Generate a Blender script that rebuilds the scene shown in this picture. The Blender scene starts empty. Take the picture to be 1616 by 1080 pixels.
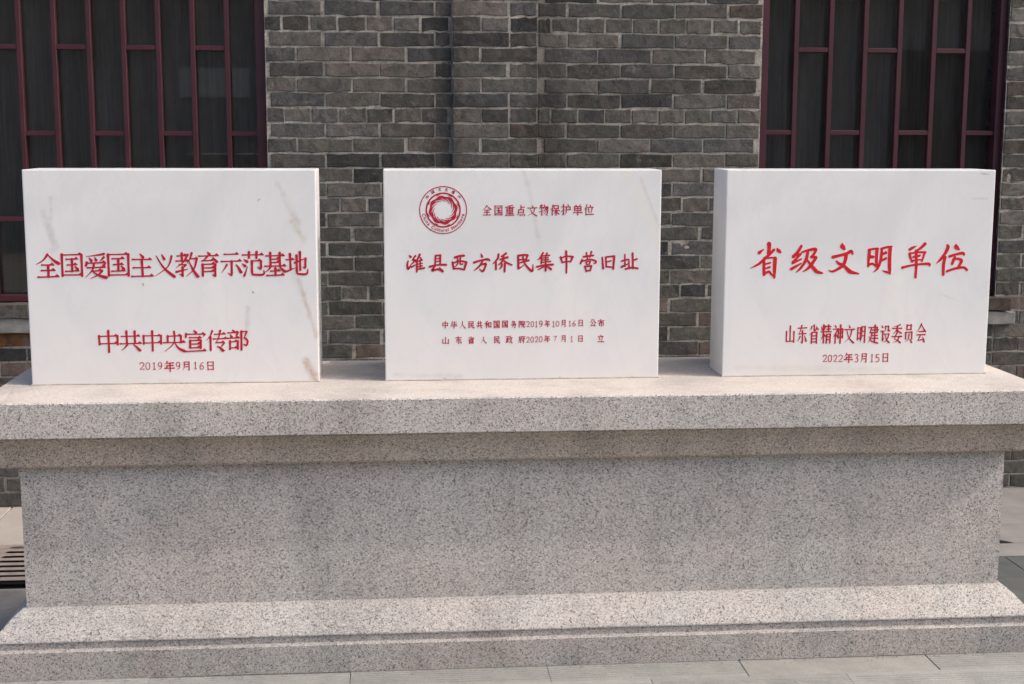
import bpy, bmesh, math, random
from mathutils import Vector, Matrix, noise

random.seed(7)
R = math.radians
C = bpy.context.scene.collection
sc = bpy.context.scene

# ------------------------------------------------------------------ camera
cam_d = bpy.data.cameras.new('camera'); cam = bpy.data.objects.new('camera', cam_d); C.objects.link(cam)
cam.matrix_world = (Matrix.Translation((0, 0, 1.6716)) @ Matrix.Rotation(R(-4.866), 4, 'Z')
                    @ Matrix.Rotation(R(90 - 8.52), 4, 'X') @ Matrix.Rotation(R(0.144), 4, 'Z'))
cam_d.sensor_width = 36; cam_d.lens = 48.68
cam_d.clip_start = 0.05; cam_d.clip_end = 2000
sc.camera = cam

# ------------------------------------------------------------------ light
SUN = Vector((1.0, -0.27, 1.05)).normalized()
w = bpy.data.worlds.new('World'); sc.world = w; w.use_nodes = True
nt = w.node_tree; bg = nt.nodes['Background']
sky = nt.nodes.new('ShaderNodeTexSky'); sky.sky_type = 'NISHITA'; sky.sun_disc = False
sky.sun_elevation = math.asin(SUN.z); sky.sun_rotation = math.atan2(SUN.x, SUN.y)
sky.air_density = 1.0; sky.dust_density = 5.0; sky.ozone_density = 1.0
nt.links.new(sky.outputs[0], bg.inputs[0]); bg.inputs[1].default_value = 0.15
sun_d = bpy.data.lights.new('sun', 'SUN'); sun_d.energy = 1.15; sun_d.angle = R(1.2); sun_d.color = (1.0, 0.93, 0.85)
sun = bpy.data.objects.new('sun', sun_d); C.objects.link(sun)
sun.rotation_euler = SUN.to_track_quat('Z', 'Y').to_euler()
vs = sc.view_settings; vs.view_transform = 'Standard'; vs.look = 'None'; vs.exposure = 0.83; vs.gamma = 1; vs.use_curve_mapping = False

# ------------------------------------------------------------------ helpers
def tag(o, label=None, cat=None, group=None, kind=None):
    if label: o['label'] = label
    if cat: o['category'] = cat
    if group: o['group'] = group
    if kind: o['kind'] = kind
    return o
def empty(name, loc):
    o = bpy.data.objects.new(name, None); o.location = loc; o.empty_display_size = 0.1; C.objects.link(o); return o
def link(name, me, parent=None, loc=None):
    o = bpy.data.objects.new(name, me); C.objects.link(o)
    if parent: o.parent = parent
    if loc: o.location = loc
    return o
def mesh_from(name, verts, faces, mat=None, smooth=False):
    me = bpy.data.meshes.new(name); me.from_pydata(verts, [], faces); me.update()
    if mat: me.materials.append(mat)
    if smooth:
        for p in me.polygons: p.use_smooth = True
    return me
def bevel_mesh(me, off, seg=2):
    bm = bmesh.new(); bm.from_mesh(me)
    bmesh.ops.recalc_face_normals(bm, faces=bm.faces)
    if off > 0:
        bmesh.ops.bevel(bm, geom=list(bm.edges), offset=off, segments=seg, profile=0.6, affect='EDGES', clamp_overlap=True)
    bm.to_mesh(me); bm.free(); return me
def box_mesh(name, x0, x1, y0, y1, z0, z1, mat, bev=0.0, seg=1):
    v = [(x, y, z) for x in (x0, x1) for y in (y0, y1) for z in (z0, z1)]
    f = [(0, 1, 3, 2), (4, 6, 7, 5), (0, 4, 5, 1), (2, 3, 7, 6), (0, 2, 6, 4), (1, 5, 7, 3)]
    me = mesh_from(name, v, f, mat); return bevel_mesh(me, bev, seg)

class Nodes:
    """tiny wrapper for building procedural materials"""
    def __init__(s, name, rough=0.8, spec=0.3):
        s.m = bpy.data.materials.new(name); s.m.use_nodes = True; s.t = s.m.node_tree; s.b = s.t.nodes['Principled BSDF']
        s.b.inputs['Roughness'].default_value = rough; s.b.inputs['Specular IOR Level'].default_value = spec
        s.tc = s.t.nodes.new('ShaderNodeTexCoord')
    def n(s, typ, **k):
        x = s.t.nodes.new(typ)
        for a, b in k.items(): setattr(x, a, b)
        return x
    def L(s, a, b): s.t.links.new(a, b)
    def mapping(s, scale=(1, 1, 1), loc=(0, 0, 0), src='Object'):
        m = s.n('ShaderNodeMapping'); m.inputs['Scale'].default_value = scale; m.inputs['Location'].default_value = loc
        s.L(s.tc.outputs[src], m.inputs[0]); return m.outputs[0]
    def noise(s, vec, scale, detail=3, rough=0.55, dist=0.0):
        x = s.n('ShaderNodeTexNoise'); x.inputs['Scale'].default_value = scale; x.inputs['Detail'].default_value = detail
        x.inputs['Roughness'].default_value = rough; x.inputs['Distortion'].default_value = dist; s.L(vec, x.inputs['Vector']); return x.outputs[0]
    def voro(s, vec, scale, feat='F1'):
        x = s.n('ShaderNodeTexVoronoi'); x.feature = feat; x.inputs['Scale'].default_value = scale; s.L(vec, x.inputs['Vector']); return x
    def ramp(s, fac, stops, interp='LINEAR'):
        x = s.n('ShaderNodeValToRGB'); e = x.color_ramp.elements; x.color_ramp.interpolation = interp
        while len(e) < len(stops): e.new(0.5)
        for i, (p, c) in enumerate(stops):
            e[i].position = p; e[i].color = (c, c, c, 1) if isinstance(c, (int, float)) else (*c, 1)
        s.L(fac, x.inputs[0]); return x.outputs[0]
    def mix(s, fac, a, b, mode='MIX'):
        x = s.n('ShaderNodeMix'); x.data_type = 'RGBA'; x.blend_type = mode
        for val, i in ((fac, 0), (a, 6), (b, 7)):
            if isinstance(val, (int, float)): x.inputs[i].default_value = val if i == 0 else (val, val, val, 1)
            elif isinstance(val, tuple): x.inputs[i].default_value = (*val, 1)
            else: s.L(val, x.inputs[i])
        return x.outputs[2]
    def math(s, op, a, b=0.0, c=0.0, clamp=False):
        x = s.n('ShaderNodeMath'); x.operation = op; x.use_clamp = clamp
        for i, val in enumerate((a, b, c)):
            if isinstance(val, (int, float)): x.inputs[i].default_value = val
            else: s.L(val, x.inputs[i])
        return x.outputs[0]
    def bump(s, h, strength=0.3, dist=0.01):
        x = s.n('ShaderNodeBump'); x.inputs['Strength'].default_value = strength; x.inputs['Distance'].default_value = dist
        s.L(h, x.inputs['Height']); s.L(x.outputs[0], s.b.inputs['Normal'])
    def color(s, c):
        if isinstance(c, tuple): s.b.inputs['Base Color'].default_value = (*c, 1)
        else: s.L(c, s.b.inputs['Base Color'])
    def rough(s, r): s.L(r, s.b.inputs['Roughness'])

# ------------------------------------------------------------------ materials
def granite(name, top=False, tone=1.0, pink=0.5, warmth=(1.015, .998, .965)):
    g = Nodes(name, 0.62, 0.35); v = g.mapping()
    cells = g.voro(v, 290).outputs['Color']; sep = g.n('ShaderNodeSeparateColor'); g.L(cells, sep.inputs[0])
    if top:
        c = g.ramp(sep.outputs[0], [(0.0, (.36, .33, .31)), (.25, (.46, .425, .40)), (.7, (.51, .475, .445)), (1, (.57, .54, .51))])
    else:
        c = g.ramp(sep.outputs[0], [(0.0, (.10, .098, .096)), (.06, (.15, .146, .143)), (.14, (.25, .243, .235)), (.36, (.345, .334, .326)),
                                    (.62, (.405, .386, .368)), (.84, (.45, .412, .388)), (1, (.53, .515, .495))])
    fine = g.noise(v, 420, 2, .6)
    c = g.mix(.5 if not top else .35, c, g.ramp(fine, [(.3, .40 if not top else .62), (.5, .80 if not top else .9), (.7, 1.0)]), 'MULTIPLY')
    c = g.mix(1.0, c, 1.30 * tone if not top else 1.0 * tone, 'MULTIPLY')
    dk = g.voro(g.mapping(loc=(3.1, 7.7, 1.3)), 120).outputs['Distance']
    dk = g.math('MULTIPLY', g.ramp(dk, [(.12, 1.0), (.24, 0.0)]), g.ramp(g.noise(v, 38, 2), [(.50, 0.0), (.58, 1.0)]))
    if not top: c = g.mix(g.math('MULTIPLY', dk, .60), c, (.10, .095, .092))
    # mineral drift: pinkish and greyish clouds, plus dull grime
    cl = g.ramp(g.noise(v, 1.7, 5, .6, .6), [(.36, (.98, 1.0, 1.0)), (.52, (1.02, .975, .96)), (.66, (.90, .93, .935))])
    c = g.mix(pink, c, g.mix(1.0, c, cl, 'MULTIPLY'))
    gr = g.ramp(g.noise(g.mapping((1, 1, .45)), 5.0, 6, .65), [(.33, .74), (.52, 1.0), (.8, 1.08)])
    c = g.mix(.75, c, gr, 'MULTIPLY')
    st = g.ramp(g.noise(g.mapping((1, 1, .13), (2, 0, 4)), 7.5, 5, .7, .3), [(.30, .80), (.46, 1.0), (.75, 1.04)])
    c = g.mix(.65 if not top else .3, c, st, 'MULTIPLY')
    c = g.mix(1.0, c, warmth, 'MULTIPLY')
    g.color(c); g.bump(g.noise(v, 260, 3), .22, .003); g.rough(g.ramp(fine, [(.3, .5), (.7, .75)]))
    return g.m
M_GRAN = granite('speckled_granite'); M_TOP = granite('glare_granite', top=True)  # M_TOP: glare on the cap top put into the colour, specks washed out
M_MOULD = granite('shaded_granite', tone=.80, pink=.9, warmth=(1.08, .985, .86))  # cornice: shade and warm bounce light under the cap put into the colour
M_BASE = granite('pale_granite', tone=.90)
M_PLINTH = granite('plinth_granite', tone=.86, pink=.8)

def marble(name, stains, width, height, warm=.6):
    """white marble; stains: (x0,z0,x1,z1,half width,colour,strength) in metres on the front face"""
    g = Nodes(name, .33, .4); v = g.mapping()
    c = g.ramp(g.noise(v, 2.6, 6, .55, 1.2), [(.28, (.64, .64, .64)), (.5, (.70, .695, .685)), (.74, (.735, .722, .695))])
    vein = g.ramp(g.noise(g.mapping((1.0, 1, .35), (4, 2, 1)), 3.1, 7, .6, 2.2), [(.47, 0.0), (.5, 1.0), (.53, 0.0)])
    c = g.mix(g.math('MULTIPLY', vein, .22), c, (.60, .60, .61))
    xyz = g.n('ShaderNodeSeparateXYZ'); g.L(g.tc.outputs['Object'], xyz.inputs[0]); X, Z = xyz.outputs[0], xyz.outputs[2]
    # dust splashed up from the cap on to the foot of the slab
    foot = g.math('MULTIPLY', g.ramp(Z, [(0.0, 1.0), (.10, .5), (.33, 0.0)]), g.ramp(g.noise(v, 7, 4), [(.3, .35), (.7, 1.0)]))
    c = g.mix(g.math('MULTIPLY', foot, warm), c, (.70, .655, .61))
    wob = g.noise(v, 22, 4, .6); wob2 = g.noise(g.mapping(loc=(5, 5, 5)), 60, 4, .65)
    for (x0, z0, x1, z1, hw, col, st) in stains:
        dx, dz = x1 - x0, z1 - z0; l2 = dx * dx + dz * dz + 1e-9
        t = g.math('ADD', g.math('MULTIPLY', g.math('SUBTRACT', X, x0), dx / l2), g.math('MULTIPLY', g.math('SUBTRACT', Z, z0), dz / l2))
        t = g.math('MAXIMUM', g.math('MINIMUM', t, 1.0), 0.0)
        ex = g.math('SUBTRACT', g.math('SUBTRACT', X, x0), g.math('MULTIPLY', t, dx))
        ez = g.math('SUBTRACT', g.math('SUBTRACT', Z, z0), g.math('MULTIPLY', t, dz))
        d = g.math('SQRT', g.math('ADD', g.math('MULTIPLY', ex, ex), g.math('MULTIPLY', ez, ez)))
        d = g.math('ADD', g.math('DIVIDE', d, hw), g.math('MULTIPLY', g.math('SUBTRACT', wob, .5), 2.2))
        m = g.math('MULTIPLY', g.ramp(d, [(0.0, 1.0), (1.0, 0.0)]), g.ramp(wob2, [(.32, .3), (.6, 1.0)]))
        c = g.mix(g.math('MULTIPLY', m, st), c, col)
    g.color(c); g.bump(g.noise(v, 90, 3), .05, .002); g.rough(g.ramp(g.noise(v, 14, 3), [(.3, .28), (.7, .42)]))
    return g.m
GREY, RUST, OCHRE, CREAM = (.44, .43, .42), (.48, .36, .28), (.53, .47, .37), (.70, .68, .61)
M_MARBLE1 = marble('white_marble_left', [
    (.060, .560, .092, .445, .018, GREY, 0.61), (.085, .60, .080, .50, .010, GREY, 0.43), (.795, .640, .855, .520, .013, GREY, 0.55),
    (.838, .520, .868, .470, .017, OCHRE, 0.8), (.815, .600, .840, .560, .010, CREAM, 0.87), (.853, .335, .908, .149, .011, RUST, 0.72), (.83, .37, .87, .28, .016, GREY, 0.32),
    (.872, .070, .904, .004, .020, RUST, 0.9), (.73, .590, .735, .593, .004, (.3, .33, .25), 0.95), (.69, .245, .685, .150, .012, GREY, 0.51),
    (.706, .296, .709, .293, .004, (.2, .25, .16), 0.95), (.36, .325, .362, .32, .004, (.3, .3, .25), 0.95), (.40, .01, .46, .006, .010, OCHRE, 0.51),
    (.0, .66, .0, .05, .006, (.62, .64, .68), 0.36)], .914, .687)
M_MARBLE2 = marble('white_marble_middle', [
    (.452, .687, .478, .590, .012, GREY, .35), (.478, .590, .500, .470, .010, GREY, .42), (.500, .47, .53, .30, .012, (.55, .56, .56), .3),
    (.19, .005, .20, .002, .004, (.1, .1, .09), .9), (.573, .004, .580, .002, .004, (.1, .1, .09), .9), (.815, .004, .82, .002, .003, (.1, .1, .09), .9),
    (.790, .686, .905, .440, .020, CREAM, 0.95), (.835, .66, .90, .50, .008, OCHRE, 0.51), (.70, .520, .74, .50, .030, (.70, .70, .69), 0.51),
    (.03, .02, .25, .012, .012, GREY, 0.36), (.88, .35, .895, .10, .015, (.70, .70, .66), 0.51)], .905, .687)
M_MARBLE3 = marble('white_marble_right', [
    (.835, .592, .885, .592, .006, GREY, 0.65), (.860, .675, .885, .672, .005, (.3, .3, .3), 0.87), (.735, .274, .800, .250, .006, (.50, .52, .60), 0.51),
    (.765, .52, .85, .445, .034, (.66, .66, .67), 0.58), (.05, .03, .55, .018, .016, (.62, .57, .50), 0.65), (.02, .4, .018, .02, .012, (.6, .62, .68), 0.43),
    (.62, .1, .85, .05, .02, (.7, .68, .64), 0.58)], .91, .687)

def red_paint(name, col, k):
    g = Nodes(name, .45, .35); v = g.mapping()
    g.color(g.mix(1.0, col, g.ramp(g.noise(v, 140, 3, .6), [(.3, .62), (.5, .95), (.72, 1.25)]), 'MULTIPLY')); return g.m
M_RED1 = red_paint('crimson_paint', (.44, .009, .026), 0)
M_RED2 = red_paint('dark_crimson_paint', (.43, .011, .030), 0)
M_RED3 = red_paint('bright_red_paint', (.58, .007, .016), 0)

def dark_bands(g, c):
    """darker bands in the two re-entrant corners beside the pilaster"""
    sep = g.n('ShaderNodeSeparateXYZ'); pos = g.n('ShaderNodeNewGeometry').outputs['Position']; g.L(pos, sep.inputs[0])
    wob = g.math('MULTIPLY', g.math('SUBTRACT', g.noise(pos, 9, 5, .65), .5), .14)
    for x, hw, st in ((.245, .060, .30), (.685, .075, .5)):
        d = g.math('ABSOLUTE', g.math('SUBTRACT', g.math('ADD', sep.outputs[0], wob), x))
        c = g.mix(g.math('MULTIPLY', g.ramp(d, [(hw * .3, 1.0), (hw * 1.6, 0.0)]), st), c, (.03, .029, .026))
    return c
def brick(name, island=False, lift=1.0):
    g = Nodes(name, .92, .15)
    if island:
        rnd = g.n('ShaderNodeNewGeometry').outputs['Random Per Island']; v = g.mapping()
    else:
        rnd = g.n('ShaderNodeObjectInfo').outputs['Random']
        av = g.n('ShaderNodeVectorMath'); av.operation = 'ADD'; sv = g.n('ShaderNodeCombineXYZ')
        g.L(g.math('MULTIPLY', rnd, 37.0), sv.inputs[0]); g.L(g.math('MULTIPLY', rnd, 91.0), sv.inputs[2])
        g.L(g.tc.outputs['Object'], av.inputs[0]); g.L(sv.outputs[0], av.inputs[1]); v = av.outputs[0]
    r2 = g.math('FRACT', g.math('MULTIPLY', rnd, 17.31)); r3 = g.math('FRACT', g.math('MULTIPLY', rnd, 53.7))
    c = g.ramp(rnd, [(0, (.042, .044, .046)), (.14, (.070, .071, .072)), (.30, (.095, .089, .082)), (.45, (.066, .069, .063)), (.60, (.108, .101, .096)),
                     (.72, (.080, .080, .084)), (.84, (.098, .088, .082)), (.93, (.130, .124, .116)), (1, (.085, .070, .062))])
    c = g.mix(1.0, c, g.ramp(r2, [(0, .62), (1, 1.32)]), 'MULTIPLY')
    c = g.mix(1.0, c, g.ramp(g.noise(v, 20, 7, .75, 1.0), [(.32, .52), (.5, 1.0), (.68, 1.5)]), 'MULTIPLY')
    c = g.mix(g.math('MULTIPLY', g.ramp(g.noise(v, 9, 4, .6), [(.52, 0.0), (.68, 1.0)]), .45), c, (.045, .060, .050))
    c = g.mix(g.math('MULTIPLY', g.ramp(g.noise(v, 11, 4, .6, 1.0), [(.55, 0.0), (.66, 1.0)]), .35), c, (.125, .104, .09))
    eff = g.math('MULTIPLY', g.ramp(g.noise(v, 30, 7, .8, .5), [(.54, 0.0), (.70, .85)]), g.ramp(r3, [(.3, .15), (1.0, .75)]))
    c = g.mix(eff, c, (.26, .25, .235))
    pit = g.ramp(g.noise(v, 130, 3, .7), [(.28, .45), (.42, 1.0)])
    c = g.mix(.8, c, pit, 'MULTIPLY'); c = g.mix(1.0, c, lift, 'MULTIPLY')
    c = g.mix(1.0, c, (1.06, 1.01, .95), 'MULTIPLY'); c = dark_bands(g, c)
    h = g.math('ADD', g.noise(v, 32, 7, .75), g.math('MULTIPLY', pit, .5))
    g.color(c); g.bump(h, .9, .008); return g.m
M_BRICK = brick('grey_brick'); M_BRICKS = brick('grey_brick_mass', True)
def tinted_brick(name, a, b):
    g = Nodes(name, .92, .15); v = g.mapping()
    c = g.ramp(g.noise(v, 14, 6, .68, .8), [(.35, a), (.52, b), (.68, (.17, .15, .135))])
    c = g.mix(.8, c, g.ramp(g.noise(v, 120, 3, .7), [(.3, .5), (.45, 1.0)]), 'MULTIPLY')
    g.color(c); g.bump(g.noise(v, 45, 6, .7), .65, .006); return g.m
M_BROWN = tinted_brick('brown_brick', (.08, .07, .062), (.135, .098, .08))
M_ORANGE = tinted_brick('orange_brick', (.05, .047, .045), (.20, .09, .035))
def mortar():
    g = Nodes('lime_mortar', .95, .1); v = g.mapping()
    c = g.ramp(g.noise(v, 11, 6, .75, .8), [(.30, (.09, .088, .08)), (.44, (.21, .20, .18)), (.58, (.31, .285, .26)), (.75, (.27, .225, .20))])
    c = g.mix(g.ramp(g.noise(v, 3.1, 4, .6), [(.55, 0.0), (.75, .55)]), c, (.25, .26, .19))
    c = g.mix(.9, c, g.ramp(g.noise(v, 95, 4, .75), [(.32, .10), (.40, .75), (.55, 1.0), (.75, 1.15)]), 'MULTIPLY')
    c = dark_bands(g, g.mix(1.0, c, (1.42, 1.38, 1.30), 'MULTIPLY'))
    g.color(c); g.bump(g.noise(v, 120, 5, .75), .7, .005); return g.m
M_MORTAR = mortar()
def sillstone():
    g = Nodes('sill_stone', .9, .15); v = g.mapping()
    c = g.ramp(g.noise(v, 12, 6, .65, .5), [(.3, (.13, .13, .125)), (.55, (.22, .215, .20)), (.75, (.29, .28, .26))])
    g.color(c); g.bump(g.noise(v, 60, 5, .7), .6, .005); return g.m
M_SILL = sillstone()
def paint_wood():
    g = Nodes('maroon_paint', .42, .4); v = g.mapping()
    c = g.ramp(g.noise(v, 9, 4, .6), [(.3, (.045, .010, .016)), (.7, (.064, .015, .023))])
    g.color(c); return g.m
M_MAROON = paint_wood()
def glass():
    g = Nodes('window_glass'); t = g.t; g.t.nodes.remove(g.b); out = t.nodes['Material Output']
    tr = g.n('ShaderNodeBsdfTransparent'); tr.inputs[0].default_value = (.68, .67, .65, 1)
    gl = g.n('ShaderNodeBsdfGlossy'); gl.inputs['Roughness'].default_value = .02; gl.inputs[0].default_value = (1, 1, 1, 1)
    fr = g.n('ShaderNodeFresnel'); fr.inputs[0].default_value = 1.52
    du = g.n('ShaderNodeBsdfDiffuse'); du.inputs[0].default_value = (.42, .40, .37, 1)      # dust on the pane
    md = g.n('ShaderNodeMixShader'); g.L(g.ramp(g.noise(g.mapping((5, 5, .8)), 2.0, 6, .7), [(.3, .012), (.7, .060)]), md.inputs[0]); g.L(tr.outputs[0], md.inputs[1]); g.L(du.outputs[0], md.inputs[2])
    mx = g.n('ShaderNodeMixShader'); g.L(fr.outputs[0], mx.inputs[0]); g.L(md.outputs[0], mx.inputs[1]); g.L(gl.outputs[0], mx.inputs[2])
    g.L(mx.outputs[0], out.inputs[0]); return g.m
M_GLASS = glass()
def cloth():
    g = Nodes('dark_curtain_cloth', .95, .1); v = g.mapping((30, 30, 1))
    c = g.ramp(g.noise(v, 3, 4, .6), [(.3, (.085, .082, .078)), (.7, (.21, .205, .195))])
    g.color(c); return g.m
M_CLOTH = cloth()
def flat(name, c, rough=.9, var=.25, scale=6):
    g = Nodes(name, rough, .2); v = g.mapping()
    g.color(g.mix(1.0, c, g.ramp(g.noise(v, scale, 6, .65), [(.3, 1 - var), (.7, 1 + var)]), 'MULTIPLY'))
    g.bump(g.noise(v, 80, 4, .7), .3, .004); return g.m
M_DARK = flat('dark_plaster', (.03, .03, .032)); M_PIT = flat('pit_shade', (.006, .006, .006))
M_KERB = flat('beige_slab_stone', (.38, .34, .30), .85, .10, 5); M_KERB2 = flat('grey_slab_stone', (.21, .20, .19), .85, .16, 5)
M_DRAIN = flat('drain_cover_stone', (.26, .215, .19), .85, .2, 18); M_GROUND = flat('packed_grout', (.26, .245, .22), .95, .3, 4)
M_FAR = flat('opposite_wall_brick', (.36, .35, .335)); M_GRIT = flat('brown_grit', (.20, .15, .11)); M_BED = flat('bedding_mortar', (.44, .40, .35), .9, .35, 30); M_PALE = flat('pale_panel', (.78, .77, .74), .7, .04)
def paver(name, col, rib=True, groove_px=.0125):
    g = Nodes(name, .75, .3); v = g.mapping()
    rnd = g.n('ShaderNodeObjectInfo').outputs['Random']
    c = g.mix(1.0, col, g.ramp(rnd, [(0, .88), (1, 1.1)]), 'MULTIPLY')
    c = g.mix(1.0, c, g.ramp(g.noise(v, 7, 6, .7), [(.3, .80), (.7, 1.15)]), 'MULTIPLY')
    c = g.mix(.6, c, g.ramp(g.noise(v, 190, 2, .6), [(.3, .72), (.6, 1.08)]), 'MULTIPLY')
    c = g.mix(g.ramp(g.noise(v, 3.3, 4, .6), [(.55, 0.0), (.72, .35)]), c, tuple(x * y for x, y in zip(col, (1.12, 1.0, .88))))
    g.color(c); g.bump(g.noise(v, 150, 3), .25, .003); return g.m
M_PAVE = paver('ribbed_grey_green_stone', (.275, .272, .250)); M_PAVED = paver('dark_grey_paver_stone', (.085, .09, .088)); M_PAVEL = paver('light_paver_stone', (.31, .30, .275))
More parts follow.
